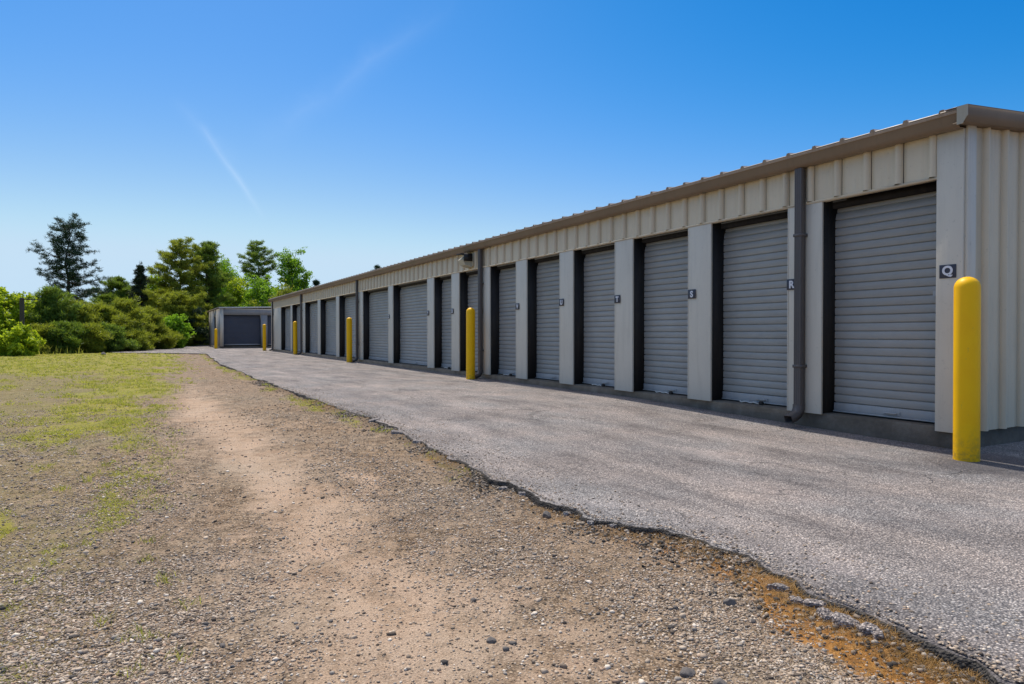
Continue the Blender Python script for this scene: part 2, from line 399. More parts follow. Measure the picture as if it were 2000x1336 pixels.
def stone_mat(name, stops, rough=.85):
    m, n, b, out = new_mat(name); t = NT(n)
    g = t.node('ShaderNodeNewGeometry')
    base = t.ramp(g.outputs['Random Per Island'], stops, 'CONSTANT' if len(stops) > 6 else 'LINEAR')
    f = t.noise(90, 4, .7, g.outputs['Position'])
    base = t.mix(.35, base, t.mix(1, base, t.ramp(f, [(.3, (.45, .42, .4)), (.7, (1, .98, .95))]), 'MULTIPLY'))
    n.links.new(base, b.inputs['Base Color']); b.inputs['Roughness'].default_value = rough; b.inputs['Specular IOR Level'].default_value = .25
    n.links.new(t.bump(f, .4, .004), b.inputs['Normal'])
    return m
M['pebble'] = stone_mat('pebbles', [(0, (.14, .11, .085)), (.08, (.26, .205, .155)), (.25, (.40, .315, .235)), (.45, (.50, .40, .30)), (.6, (.36, .32, .275)), (.72, (.58, .47, .36)), (.85, (.43, .30, .21)), (.93, (.74, .65, .54))])
M['darkstone'] = stone_mat('dark_stone', [(0, (.06, .055, .05)), (.5, (.14, .125, .115)), (1, (.24, .22, .20))])
M['rubble'] = stone_mat('rubble_bits', [(0, (.03, .028, .025)), (.35, (.09, .08, .07)), (.6, (.19, .165, .14)), (.8, (.30, .24, .18)), (1, (.48, .42, .35))])
M['chunk'] = stone_mat('asphalt_lump', [(0, (.10, .095, .10)), (1, (.20, .19, .20))])

def leaf_mat(name, dark, light, trans, tr=.35):
    m, n, b, out = new_mat(name); t = NT(n)
    g = t.node('ShaderNodeNewGeometry')
    r = g.outputs['Random Per Island']
    big = t.noise(.9, 3, .6, g.outputs['Position'])
    fac = t.math('ADD', t.math('MULTIPLY', r, .5), t.math('MULTIPLY', t.maprange(big, .3, .7), .5))
    base = t.ramp(fac, [(.15, dark), (.85, light)])
    n.links.new(base, b.inputs['Base Color']); b.inputs['Roughness'].default_value = .55; b.inputs['Specular IOR Level'].default_value = .25
    tl = t.node('ShaderNodeBsdfTranslucent')
    n.links.new(t.mix(.6, base, trans), tl.inputs[0])
    mx = t.node('ShaderNodeMixShader'); mx.inputs[0].default_value = tr
    n.links.new(b.outputs[0], mx.inputs[1]); n.links.new(tl.outputs[0], mx.inputs[2]); n.links.new(mx.outputs[0], out.inputs[0])
    return m
M['leaf_bright'] = leaf_mat('bright_leaves', (.18, .29, .012), (.38, .50, .03), (.60, .70, .03), .5)
M['leaf_green'] = leaf_mat('green_leaves', (.09, .21, .014), (.24, .40, .03), (.36, .62, .03), .5)
M['leaf_olive'] = leaf_mat('olive_needles', (.10, .15, .015), (.32, .35, .05), (.44, .50, .03), .45)
M['leaf_pine'] = leaf_mat('pine_needles', (.05, .12, .02), (.22, .31, .05), (.32, .44, .03), .4)
M['leaf_dark'] = leaf_mat('dark_needles', (.010, .032, .018), (.04, .085, .04), (.06, .12, .05), .15)  # darkened needles: backlight and shade of these trees sit in the colour
M['leaf_spruce'] = leaf_mat('spruce_needles', (.014, .026, .013), (.045, .07, .03), (.05, .08, .03), .15)
M['grass'] = leaf_mat('grass_blades', (.19, .235, .03), (.42, .425, .09), (.5, .5, .06), .5)
M['drygrass'] = leaf_mat('dry_thatch', (.22, .11, .025), (.52, .32, .11), (.50, .30, .07), .35)
M['bark'] = painted('bark', (.075, .058, .045), .9, .25, streak=True)
M['palebark'] = painted('pale_bark', (.30, .28, .25), .85, .2)

# ------------------------------------------------------------------ ground and lane
def gz(y): return -0.085*sst(0, 1, (8-np.asarray(y, float))/5)
EY = [-6, .5, 1.30, 1.75, 2.1, 2.5, 2.9, 3.35, 4.6, 6.6, 8.3, 14.5, 22, 30, 33.5, 34.5, 36, 37.2, 38.2, 40, 46, 57, 68, 90]
EX = [2.1, 2.15, 2.20, 2.26, 2.36, 2.33, 2.15, 2.06, 2.08, 2.15, 2.08, 1.99, 2.0, 2.3, 2.5, 1.9, .5, -.7, -1.6, -1.3, .46, 2.6, 4.86, 8.5]
def edge_x(y):
    y = np.asarray(y, float)
    return np.interp(y, EY, EX)+.15*(fbm(y*1.1, 3.3, 5)-.5)+.13*(fbm(y*5, 1.7, 9, 5)-.5)+.035*(vnoise(y*11, 4.2, 13)-.5)
def masks(x, y):
    """how sandy, grassy, rusty the ground is at x, y"""
    e = edge_x(y)
    wx_ = x+.5*(fbm(x*1.1, y*.8, 401, 3)-.5); nz = fbm(x*.9, y*.45, 21, 4); nz2 = fbm(x*2.3, y*1.4, 31, 4); n3 = fbm(x*.5, y*.22, 41, 3)
    track = .72+.15*np.sin(y*.45)
    sand = np.exp(-((wx_-track)/(.40+.25*sst(3.5, 1.5, y)))**2)*(1-sst(9, 15, y)*.75)*(.6+.8*nz)
    sand = sand+.75*np.exp(-((x-1.45)/.3)**2)*sst(.45, .62, nz2)*(1-sst(5, 9, y))
    sand = sand+.5*np.exp(-((x+1.9)/.35)**2)*sst(.4, .7, nz)*(1-sst(8, 16, y))
    sand = np.clip(sand, 0, 1)
    gw = .35+.05*np.clip(y, 0, 12)
    g = .75*np.exp(-((x+.42+.015*y)/gw)**2)*sst(.42, .62, nz2)*sst(2.0, 4.5, y)
    g = g+.45*np.exp(-((x+.45)/.25)**2)*sst(.5, .62, nz2)
    g = np.maximum(g, .75*sst(.40, .60, n3)*sst(-.6, -1.6, x)*sst(6, 13, y))
    g = np.maximum(g, 1.1*np.exp(-((wx_+.40-.035*(y-9))/(.55+.04*np.clip(y-8, 0, 12)))**2)*(.45+.55*sst(.33, .5, nz2))*sst(5.5, 8.5, y))
    g = np.maximum(g, (.55+.5*nz)*sst(.35, -.6, x)*sst(15, 22, y))
    g = np.maximum(g, .95*sst(29, 34, y+.0*x)*sst(0.3, -1.2, x-.12*(y-34)))
    g = np.maximum(g, .5*sst(.5, .6, nz2)*sst(-1.4, -2.2, x))
    g = np.maximum(g, .7*np.exp(-((x-(e-.16))/.2)**2)*sst(.40, .54, nz2)*sst(3.0, 5.5, y))
    g = np.maximum(g, sst(38, 42, y+.0*x)*sst(.2, .9, e-x))
    g = np.maximum(g, sst(14, 20, x))
    r = 1.5*np.exp(-((x-(e-.10))/.19)**2)*sst(3.6, 2.1, y)*(.35+1.1*sst(.35, .6, nz2))
    r = r+.30*np.exp(-((x-(e-.1))/.2)**2)*sst(.42, .58, nz)*sst(16, 8, y)
    return np.clip(sand, 0, 1), np.clip(g, 0, 1), np.clip(r, 0, 1)
def ground_z(x, y):
    e = edge_x(y); d = e-x                                    # distance left of the lane's edge
    z = gz(y)-.038+.024*sst(.1, 1.2, d)+.026*np.exp(-(d/.14)**2)*(1-sst(.38, .62, fbm(y*1.3, x*0+7.7, 86, 4)))
    near = sst(30, 8, y)
    s, g, r = masks(x, y)
    z = z+near*(.03*(fbm(x*.8, y*.6, 51)-.5)+.016*(fbm(x*5, y*5, 61)-.5)*(1-.6*s)+.012*(fbm(x*14, y*14, 71, 2)-.5)*(1-.7*s))
    z = z-.012*s*near
    z = np.where(d < 0.02, gz(y)-.06, z)
    z = z+.6*sst(60, 140, np.abs(x)+0*y)+.5*sst(90, 200, y)
    return z
def axis_pts(fine0, fine1, step, lo, hi, grow=1.07):
    a = list(np.arange(fine0, fine1+1e-6, step))
    s = step; p = a[-1]
    while p < hi: s *= grow; p += s; a.append(p)
    s = step; p = a[0]; b = []
    while p > lo: s *= grow; p -= s; b.append(p)
    return np.array(b[::-1]+a)
def sheet(name, xs, ys, X, Y, Z, mat, attrs, mask=None):
    ny, nx = X.shape
    idx = np.arange(ny*nx).reshape(ny, nx)
    f = np.stack([idx[:-1, :-1], idx[:-1, 1:], idx[1:, 1:], idx[1:, :-1]], -1).reshape(-1, 4)
    mb = MB(); mb.raw(np.stack([X, Y, Z], -1).reshape(-1, 3), f)
    o = mb.build(name, mat, smooth=True, recalc=False)
    for k, v in attrs.items():
        at = o.data.attributes.new(k, 'FLOAT', 'POINT'); at.data.foreach_set('value', v.astype(np.float32).ravel())
    return o
xs = axis_pts(-2.2, 2.6, .022, -900, 900, 1.045); ys = axis_pts(.9, 4.6, .022, -60, 1500, 1.035)
X, Y = np.meshgrid(xs, ys)
s_, g_, r_ = masks(X, Y)
ground = sheet('ground', xs, ys, X, Y, ground_z(X, Y), M['ground'], dict(soil=np.exp(-(np.clip(edge_x(Y)-X, 0, 9)/.16)**2)*.75+.35*np.exp(-(np.clip(edge_x(Y)-X, 0, 9)/.6)**2), sand=s_, grass=g_, rust=r_, moss=sst(.35, -.5, X)*(.25+.75*fbm(X*1.3, Y*.8, 411, 4))*1.15+.3*sst(9, 20, Y)*sst(1.9, .8, X)))
tag(ground, kind='structure')

# lane: top sheet with a ragged, broken edge that drops onto the gravel
ys = axis_pts(.9, 5, .02, -5, 88, 1.02)
tt = np.concatenate([[-.013, -.009, -.004, 0, .006, .02], .02+np.cumsum(.02*1.055**np.arange(72))])
tt = tt[tt < 12]
T, Y = np.meshgrid(tt, ys)
E_ = edge_x(Y)
X = E_+T
wear = .03*fbm(X*9, Y*9, 81, 3)
Z = gz(Y)+.008*(fbm(X*1.2, Y*.8, 91, 3)-.5)
Z = Z-.016*sst(.18, 0, T)*fbm(X*4, Y*4, 95, 3)
eh = .15+.85*sst(.38, .62, fbm(Y*1.3, T*0+7.7, 86, 4))
Z = np.where(T < .004, gz(Y)-.010-(2.4*np.abs(T)+.035*sst(-.008, -.013, T))*eh, Z)
X = X+np.where(T < .03, .04*(fbm(Y*22, T*25, 83, 4)-.5), 0)
edge = np.clip(1-np.maximum(T, 0)/.03, 0, 1)*.75*sst(.35, .6, fbm(Y*5, T*0+2.2, 84))+np.where(T < .002, .8, 0)
stain = .9*np.exp(-(((X-5.55)/.55)**2+((Y-2.6)/.55)**2))+.5*np.exp(-((X-5.9)/.25)**2)*sst(6, 3, Y)+.45*sst(.12, 0, T)*fbm(Y*2, 1.1, 97)
stain = stain+.5*np.exp(-((T-.03)/.1)**2)*sst(2.6, 1.2, Y)
lane = sheet('asphalt_lane', tt, ys, X, Y, Z, M['asphalt'], dict(edge=np.clip(edge, 0, 1), stain=np.clip(stain, 0, 1)))
tag(lane, kind='structure')

# ------------------------------------------------------------------ loose gravel (stuff), stones
def ico():
    bm = bmesh.new(); bmesh.ops.create_icosphere(bm, subdivisions=1, radius=1)
    v = np.array([p.co[:] for p in bm.verts]); f = np.array([[q.index for q in fc.verts] for fc in bm.faces]); bm.free(); return v, f
IV, IF = ico()
def scatter_stones(px, py, size, zfun, squash=.6):
    n = len(px)
    jit = 1+.85*(rng.random((n, len(IV), 1))-.5)
    sc = size[:, None, None]*np.stack([.7+.6*rng.random(n), .6+.5*rng.random(n), squash*(.6+.6*rng.random(n))], -1)[:, None, :]
    v = IV[None]*jit*sc
    a = rng.random(n)*2*pi; ca, sa = np.cos(a), np.sin(a)
    tilt = (rng.random(n)-.5)*.9; ct, st = np.cos(tilt), np.sin(tilt)
    y1 = v[..., 1]*ct[:, None]-v[..., 2]*st[:, None]; z1 = v[..., 1]*st[:, None]+v[..., 2]*ct[:, None]
    x2 = v[..., 0]*ca[:, None]-y1*sa[:, None]; y2 = v[..., 0]*sa[:, None]+y1*ca[:, None]
    zz = zfun(px, py)+size*squash*.35
    V = np.stack([x2+px[:, None], y2+py[:, None], z1+zz[:, None]], -1).reshape(-1, 3)
    F = (IF[None]+(np.arange(n)*len(IV))[:, None, None]).reshape(-1, 3)
    return V, F
def in_view(x, y, m=.15):
    z = y*cos(A0)+x*sin(A0); l = x*cos(A0)-y*sin(A0)
    return (z > 1.35) & (np.abs(l) < z*(1000/FPX+m))
def gravel_pts(n, zlo, zhi, seed):
    """stones thrown in camera-visible ground, denser where the ground is coarse"""
    r = np.random.default_rng(seed)
    z = zlo*(zhi/zlo)**r.random(n); l = (r.random(n)*2-1)*z*.86
    x = l*cos(A0)+z*sin(A0); y = z*cos(A0)-l*sin(A0)
    e = edge_x(y); s, g, ru = masks(x, y)
    coarse = fbm(x*1.6, y*1.1, 101, 4)
    clump = fbm(x*5, y*5, 111, 3)
    near_edge = np.exp(-((x-(e-.45))/.42)**2)
    left = sst(.35, -.2, x)
    p = (.34+.9*near_edge+.65*left)*(.25+1.6*sst(.38, .62, coarse))*(.35+1.3*sst(.35, .65, clump))
    p = (.10+p*(1-.93*s))*(1-.35*g)*(1-.8*np.clip(ru*1.3, 0, 1))
    keep = (r.random(n) < p) & (x < e-.015)
    return x[keep], y[keep], r
V_, F_, nn_ = [], [], 0
for n, zlo, zhi, smin, smax, seed in ((170000, 1.4, 4.5, .002, .0055, 1), (110000, 1.4, 8, .0035, .008, 2), (12000, 1.4, 9, .006, .013, 3), (40000, 4, 18, .005, .012, 4)):
    x, y, r = gravel_pts(n, zlo, zhi, seed)
    sz = smin+(smax-smin)*r.random(len(x))**2.2
    v, f = scatter_stones(x, y, sz, ground_z)
    V_.append(v); F_.append(f+nn_); nn_ += len(v)
# fine crumbs on the lane, along its edge
r = np.random.default_rng(5)
n = 2600
y = .9+11*r.random(n)**1.8; x = edge_x(y)+.02+.5*r.random(n)**3
v, f = scatter_stones(x, y, .003+.005*r.random(n), lambda a, b: gz(b)-.001)
V_.append(v); F_.append(f+nn_); nn_ += len(v)
gm = MB(); gm.raw(np.vstack(V_), np.vstack(F_))
gravel = gm.build('gravel', M['pebble'], recalc=False)
tag(gravel, 'loose tan and grey gravel strewn over the dirt beside the asphalt lane', 'gravel', kind='stuff')
r = np.random.default_rng(15); n = 22000
y = .9+13*r.random(n)**1.5; x = edge_x(y)-.01-.13*np.abs(r.normal(0, 1, n)); k = r.random(n) < (.08+1.2*sst(.46, .62, fbm(y*1.7, x*2, 421, 4)))*(1-.75*masks(x, y)[2]); x, y = x[k], y[k]
v, f = scatter_stones(x, y, .003+.009*r.random(len(x))**2.8, ground_z, squash=.8)
o = MB().raw(v, f).build('edge_rubble', M['rubble'], recalc=False)
tag(o, 'dark asphalt crumbs heaped along the broken edge of the lane', 'rubble', kind='stuff')
x, y, r = gravel_pts(2200, 1.4, 9, 6)
v, f = scatter_stones(x, y, .004+.009*r.random(len(x))**2.5, ground_z)
o = MB().raw(v, f).build('dark_gravel', M['darkstone'], recalc=False)
tag(o, 'scattered dark chips among the loose gravel by the lane', 'gravel', kind='stuff')

def rock(name, x, y, size, mat, label, cat, group=None, squash=.6, seed=0, z=None):
    bm = bmesh.new(); bmesh.ops.create_icosphere(bm, subdivisions=3, radius=1)
    rr = random.Random(seed)
    pl = [(Vector((rr.uniform(-1, 1), rr.uniform(-1, 1), rr.uniform(-.6, 1))).normalized(), rr.uniform(.55, .85)) for _ in range(9)]
    for p in bm.verts:
        for nrm, d in pl:
            k = p.co.dot(nrm)
            if k > d: p.co -= nrm*(k-d)*.9
        p.co *= 1+.05*(rr.random()-.5)
        p.co.x *= size; p.co.y *= size*rr.choice([.8, .8]); p.co.z *= size*squash
    me = bpy.data.meshes.new(name); bm.to_mesh(me); bm.free()
    o = bpy.data.objects.new(name, me); COL.objects.link(o); me.materials.append(mat)
    zz = float(ground_z(np.array([x]), np.array([y]))[0]) if z is None else z
    o.location = (x, y, zz+size*squash*.35); o.rotation_euler = (0, 0, rr.random()*6)
    return tag(o, label, cat, group)
def at(px, py, h=None):
    """world x, y of a point of the ground seen at a photo pixel (used once to note positions down)"""
    h = .96 if h is None else h
    z = FPX*h/(py-652); l = (px-1000)/FPX*z
    return l*cos(A0)+z*sin(A0), z*cos(A0)-l*sin(A0)
rock('stone', *at(1068, 987), .034, M['darkstone'], 'round dark fist-sized stone lying against the broken lane edge', 'stone', seed=3, squash=.8)
rock('stone', *at(1428, 1150), .026, M['darkstone'], 'dark angular stone below the rusty thatch beside the lane', 'stone', seed=4, squash=.7)
rock('stone', *at(1345, 1285), .030, M['darkstone'], 'flat dark grey stone among gravel near the bottom of the photo', 'stone', seed=5, squash=.5)
rock('stone', *at(960, 1226), .020, M['darkstone'], 'small blackish stone alone in the middle of the dirt track', 'stone', seed=6, squash=.6)
rock('stone', *at(202, 694, .93), .16, M['darkstone'], 'dark lump of rock in the grass before the bushes', 'stone', seed=7, squash=.6)
rock('stone', *at(1410, 1310), .026, M['darkstone'], 'black lumpy stone near the bottom edge, right of the flat one', 'stone', seed=8, squash=.7)
def chunk(x, y, size, seed):
    rr = np.random.default_rng(seed); n = 11
    an = np.sort(rr.random(n))*0+np.arange(n)*2*pi/n+rr.normal(0, .12, n); ra = size*(.7+.5*rr.random(n))
    ring = np.stack([np.cos(an)*ra*1.25, np.sin(an)*ra*.85], -1)
    v = []; h = .012+.16*size
    for k, (sc, z) in enumerate(((1.0, -.02), (1.02, h*.55), (.93, h*.95), (.6, h*1.05), (.25, h))):
        for p in ring: v.append((p[0]*sc+rr.normal(0, size*.03), p[1]*sc+rr.normal(0, size*.03), z+rr.normal(0, h*.09)))
    v.append((0, 0, h))
    f = [(k*n+j, k*n+(j+1) % n, (k+1)*n+(j+1) % n, (k+1)*n+j) for k in range(4) for j in range(n)]
    mb = MB(); mb.raw(v, f+[(4*n+j, 4*n+(j+1) % n, 5*n, 5*n) for j in range(n)])
    o = mb.build('asphalt_chunk', M['asphalt'], loc=(x, y, float(ground_z(np.array([x]), np.array([y]))[0])))
    o.rotation_euler = (rr.normal(0, .08), rr.normal(0, .08), rr.random()*6)
    return tag(o, 'broken grey asphalt fragment crumbled off the ragged lane edge', 'asphalt chunk', 'asphalt fragments along the lane edge')
CH = [(1525, 1128, .045), (1558, 1152, .035), (1590, 1160, .05), (1620, 1180, .045), (1655, 1192, .06), (1700, 1208, .05), (1715, 1216, .04), (1180, 1002, .03), (1205, 1010, .025), (1130, 982, .028),
      (735, 828, .07), (775, 850, .07), (815, 866, .06), (985, 938, .035), (1025, 950, .035)]
for i, (a, b_, s) in enumerate(CH):
    x, y = at(a, b_); x = min(x, float(edge_x(y))-.02)
    chunk(x, y, s*.72, 20+i)

# ------------------------------------------------------------------ grass, thatch, weeds (stuff)
def blades(px, py, zfun, h, w, lean=.6, per=1, spread=.0, r=None):
    n = len(px)*per
    x = np.repeat(px, per)+spread*(r.random(n)-.5); y = np.repeat(py, per)+spread*(r.random(n)-.5)
    hh = np.repeat(h, per)*(.5+.8*r.random(n)); ww = np.repeat(w, per)
    a = r.random(n)*2*pi; b_ = r.random(n)*2*pi; le = lean*hh*(.3+r.random(n))
    z = zfun(x, y)-.004
    dx, dy = np.cos(a)*ww/2, np.sin(a)*ww/2
    lx, ly = np.cos(b_)*le, np.sin(b_)*le
    v = np.stack([np.stack([x-dx, y-dy, z], -1), np.stack([x+dx, y+dy, z], -1),
                  np.stack([x+lx*.4+dx*.7, y+ly*.4+dy*.7, z+hh*.6], -1), np.stack([x+lx, y+ly, z+hh], -1),
                  np.stack([x+lx*.4-dx*.7, y+ly*.4-dy*.7, z+hh*.6], -1)], 1).reshape(-1, 3)
    i = np.arange(n)[:, None]*5
    f = np.vstack([i+np.array([[0, 1, 2, 4]])]); g = i+np.array([[4, 2, 3, 3]])
    tri = np.vstack([i+np.array([[0, 1, 2]]), i+np.array([[0, 2, 4]]), i+np.array([[4, 2, 3]])])
    return v, tri
r = np.random.default_rng(11)
V_, F_, nn_ = [], [], 0
def add(v, f):
    global nn_
    V_.append(v); F_.append(f+nn_); nn_ += len(v)
# near tufts where the ground is grassy
n = 110000
z = 1.5*(45/1.5)**r.random(n); l = (r.random(n)*2-1)*z*.86
x = l*cos(A0)+z*sin(A0); y = z*cos(A0)-l*sin(A0)
s, g, ru = masks(x, y); e = edge_x(y)
k = (r.random(n) < (g-.12)*1.3*sst(.35, .62, fbm(x*4, y*3, 131, 4))) & (x < e-.03)
x, y = x[k], y[k]; dist = np.hypot(x, y)
add(*blades(x, y, ground_z, .014+.002*np.clip(dist, 0, 14), .0014+.0007*dist, per=6, spread=.10, r=r, lean=1.6))
n = 150
tz = 1.6*(14/1.6)**r.random(n); tl = -(.15+.72*r.random(n))*tz
tx = tl*cos(A0)+tz*sin(A0); ty = tz*cos(A0)-tl*sin(A0); k = (tx < .2); tx, ty = tx[k], ty[k]
bx = np.repeat(tx, 26)+r.normal(0, .022, len(tx)*26); by = np.repeat(ty, 26)+r.normal(0, .022, len(tx)*26)
add(*blades(bx, by, ground_z, .018+.028*r.random(len(bx)), .0018+.0004*np.hypot(bx, by), lean=1.1, r=r))
# taller weeds along the foot of the bushes
n = 9000
t_ = r.random(n); x = -26+31*t_; y = np.interp(x, [-26, -8, -3, .5, 3, 5], [33, 36, 39, 44, 56, 66])+r.normal(0, 1.0, n)
k = x < edge_x(y)-.3; x, y = x[k], y[k]
add(*blades(x, y, ground_z, .22+.15*r.random(len(x)), .03+0*x, per=3, spread=.4, r=r))
grass = MB().raw(np.vstack(V_), np.vstack(F_)).build('grass', M['grass'], recalc=False)
tag(grass, 'short yellow-green grass and weeds growing in patches through the gravel', 'grass', kind='stuff')
V_, F_, nn_ = [], [], 0
n = 16000
y = .8+9*r.random(n)**1.7; x = edge_x(y)-.16*np.abs(r.normal(0, 1, n))-.005
s, g, ru = masks(x, y); k = r.random(n) < np.clip(ru*1.1, 0, .9); x, y = x[k], y[k]
add(*blades(x, y, ground_z, .012+.012*r.random(len(x)), .0018+0*x, per=3, spread=.03, r=r, lean=2.2))
o = MB().raw(np.vstack(V_), np.vstack(F_)).build('dry_thatch', M['drygrass'], recalc=False)
tag(o, 'rust-brown dry grass and needle litter along the broken asphalt edge', 'dry grass', kind='stuff')

# ------------------------------------------------------------------ storage building
D = 6.0
B = empty('storage_building', (D, 3.12, 0), label='long tan metal storage building with a row of grey roll-up doors', cat='storage building')
OX, OY = D, 3.12
class PB(MB):                                  # world coordinates -> local to the building
    def build(s, name, mat, parent=None, **k):
        off = np.array([OX, OY, 0.]); s.v = [q-off for q in s.v]
        return MB.build(s, name, mat, parent or B, **k)
YN, YF = 3.12, 37.99
PIL = [(4.44, 4.85), (5.95, 6.34), (7.43, 7.84), (8.92, 9.32), (10.40, 10.80), (11.86, 12.33), (13.34, 13.76), (14.80, 15.22), (17.78, 18.18), (20.69, 21.35), (23.63, 24.04), (26.50, 26.94), (29.35, 29.95), (32.18, 32.56), (35.12, 37.85)]
HZ, PZ, WZ = 2.254, .097, 2.66                 # header bottom, slab top, wall top
DEPTH = 9.2
# foundation
f = PB(); f.box(D+.03, D+DEPTH-.03, YN+.03, YF-.03, -.35, .093)
for i, (a, b_) in enumerate(PIL): pass
fo = f.build('foundation', M['concrete'], bevel=.012)
# end walls and back wall with vertical ribs
def ribbed(prof_len, pitch=.3048, h=.036, w0=.08, w1=.03, start=.15, minor=True):
    """(along, out) profile of ribbed steel siding"""
    p = [(0, 0)]; a = start
    while a < prof_len-.06:
        p += [(a-w0/2-.009, 0), (a-w0/2-.007, -.022), (a-w0/2+.004, -.022), (a-w0/2+.006, .002), (a-w1/2, h), (a+w1/2, h), (a+w0/2, 0)]
        if minor and a+pitch < prof_len:
            for q in (.36, .64):
                m_ = a+pitch*q; p += [(m_-.02, 0), (m_-.008, .003), (m_+.008, .003), (m_+.02, 0)]
        a += pitch
    p.append((prof_len, 0)); return p
def zroof(x):
    u = x-(D-.14); half = DEPTH/2+.14
    return 2.733+(u if u < half else 2*half-u)*.085
w = PB()
pr = ribbed(DEPTH-.02, start=.345-.01)
xs_ = [D+.01+a for a, _ in pr]
for face in (YN, YF):
    sgn = -1 if face == YN else 1
    v = [(x, face+sgn*o_, .063) for x, (_, o_) in zip(xs_, pr)]+[(x, face+sgn*o_, zroof(x)-.03) for x, (_, o_) in zip(xs_, pr)]
    nq = len(pr); w.raw(v, [(i, i+1, nq+i+1, nq+i) for i in range(nq-1)])
pr2 = ribbed(YF-YN)
w.extrude([(D+DEPTH+o_, YN+a) for a, o_ in pr2], 'z', .063, WZ, close=False)
w.build('end_wall', M['siding'])
# header siding above the doors
h = PB()
pr = ribbed(YF-YN-.22, start=.04)
h.extrude([(D-o_, YN+.20+a) for a, o_ in pr], 'z', HZ, WZ, close=False)
h.build('header_siding', M['siding'])
h = PB(); h.box(D-.012, D+.06, YN+.2, YF-.02, HZ-.022, HZ-.002); h.build('header_trim', M['siding'])
h = PB(); h.box(D+.012, D+.24, YN+.2, YF-.02, HZ-.006, WZ-.02); h.box(D+.16, D+.3, YN+.2, YF-.1, HZ-.075, HZ-.007); h.build('soffit', M['jamb'])  # header underside, plus a dark bar standing in for shade above the doors
# corner trims
c_ = PB(); c_.box(D-.014, D+.01, YN-.012, YN+.205, .06, 2.69); c_.box(D+.011, D+.14, YN-.034, YN-.003, .06, 2.66); c_.build('corner_trim', M['pilaster'], bevel=.003)
c_ = PB(); c_.box(D-.014, D+.01, YF-.13, YF+.012, .06, 2.70); c_.box(D+.011, D+.14, YF+.003, YF+.034, .06, 2.72); c_.build('corner_trim', M['pilaster'], bevel=.003)
# pilasters between the doors and their dark returns
for i, (a, b_) in enumerate(PIL):
    p = PB(); p.box(D-.008, D+.014, a, b_, PZ-.012, HZ-.024)
    p.box(D-.012, D-.0075, a, a+.012, PZ-.012, HZ-.024); p.box(D-.012, D-.0075, b_-.012, b_, PZ-.012, HZ-.024)
    p.build('pilaster', M['pilaster'], bevel=.002)
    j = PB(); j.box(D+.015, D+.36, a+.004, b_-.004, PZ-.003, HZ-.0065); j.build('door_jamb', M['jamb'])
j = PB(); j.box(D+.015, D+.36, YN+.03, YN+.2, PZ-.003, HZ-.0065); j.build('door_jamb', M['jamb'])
# roll-up doors
def curtain(y0, y1, x, ztop, zbot, ncol, r_):
    """sheet-steel curtain: soft convex slats with a narrow dark groove every 81 mm"""
    step = .0805; zs = []; xo = []
    z_ = zbot
    while z_ < ztop:
        for q, o_ in ((0, .013), (.085, .013), (.115, -.003), (.15, -.0045), (.55, -.005), (.96, -.0045), (.98, -.003)):
            zs.append(z_+q*step); xo.append(o_)
        z_ += step
    zs = np.array(zs); xo = np.array(xo)
    yy = np.linspace(y0, y1, ncol); Yg, Zg = np.meshgrid(yy, zs)
    Xg = x+xo[:, None]+.006*(fbm(Yg*2.3+r_*9, Zg*1.5, 201, 2)-.5)
    Xg = Xg+.05*sst(ztop-.25, ztop, Zg)**2      # curls back over its drum
    Zg = Zg+.004*(vnoise(Yg*1.7+r_*5, Zg*0, 7)-.5)
    idx = np.arange(Xg.size).reshape(Xg.shape)
    f_ = np.stack([idx[:-1, :-1], idx[:-1, 1:], idx[1:, 1:], idx[1:, :-1]], -1).reshape(-1, 4)
    return np.stack([Xg, Yg, Zg], -1).reshape(-1, 3), f_
ops = [(YN+.205, PIL[0][0])]+[(PIL[i][1], PIL[i+1][0]) for i in range(len(PIL)-1)]
for i, (a, b_) in enumerate(ops):
    d_ = PB(); v, f_ = curtain(a-.0, b_+.0, D+.205, HZ-.02, .2, max(8, int((b_-a)*12)), i*.37)
    d_.raw(v, f_); dr = d_.build('roll_up_door', M['door'], recalc=False)
    br = PB(); br.box(D+.185, D+.215, a+.005, b_-.005, .122, .199); br.box(D+.17, D+.2, a+.005, b_-.005, .108, .1215); br.build('bottom_bar', M['bar'], dr, bevel=.003)
    m_ = (a+b_)/2-.05
    hd = PB(); hd.tube([(D+.19, m_-.07, .150), (D+.165, m_-.055, .15), (D+.160, m_, .15), (D+.165, m_+.055, .15), (D+.19, m_+.07, .15)], .008, 6); hd.box(D+.176, D+.1845, m_-.085, m_+.085, .135, .165)
    hd.build('handle', M['bar'], dr)
    if i in (1, 2, 3, 5, 7):
        rp = PB(); q = [(D+.155, m_-.02, .118)]
        for k in range(9): q.append((D+.13-.012*sin(k*1.3), m_+.0+.035*k, .103+.012*sin(k*.9)**2))
        rp.tube(q, .006, 5); rp.build('pull_rope', M['rope'], dr)
        kb = PB(); kb.tube([(D+.13, m_-.05, .118), (D+.09, m_-.06, .118)], .022, 8); kb.build('padlock', M['black'], dr)
    if i in (0, 1):
        lt = PB(); lt.box(D+.178, D+.192, a+.05, a+.13, 1.235, 1.285); lt.tube([(D+.18, a+.09, 1.26), (D+.15, a+.09, 1.26)], .008, 6); lt.build('latch', M['bar'], dr)
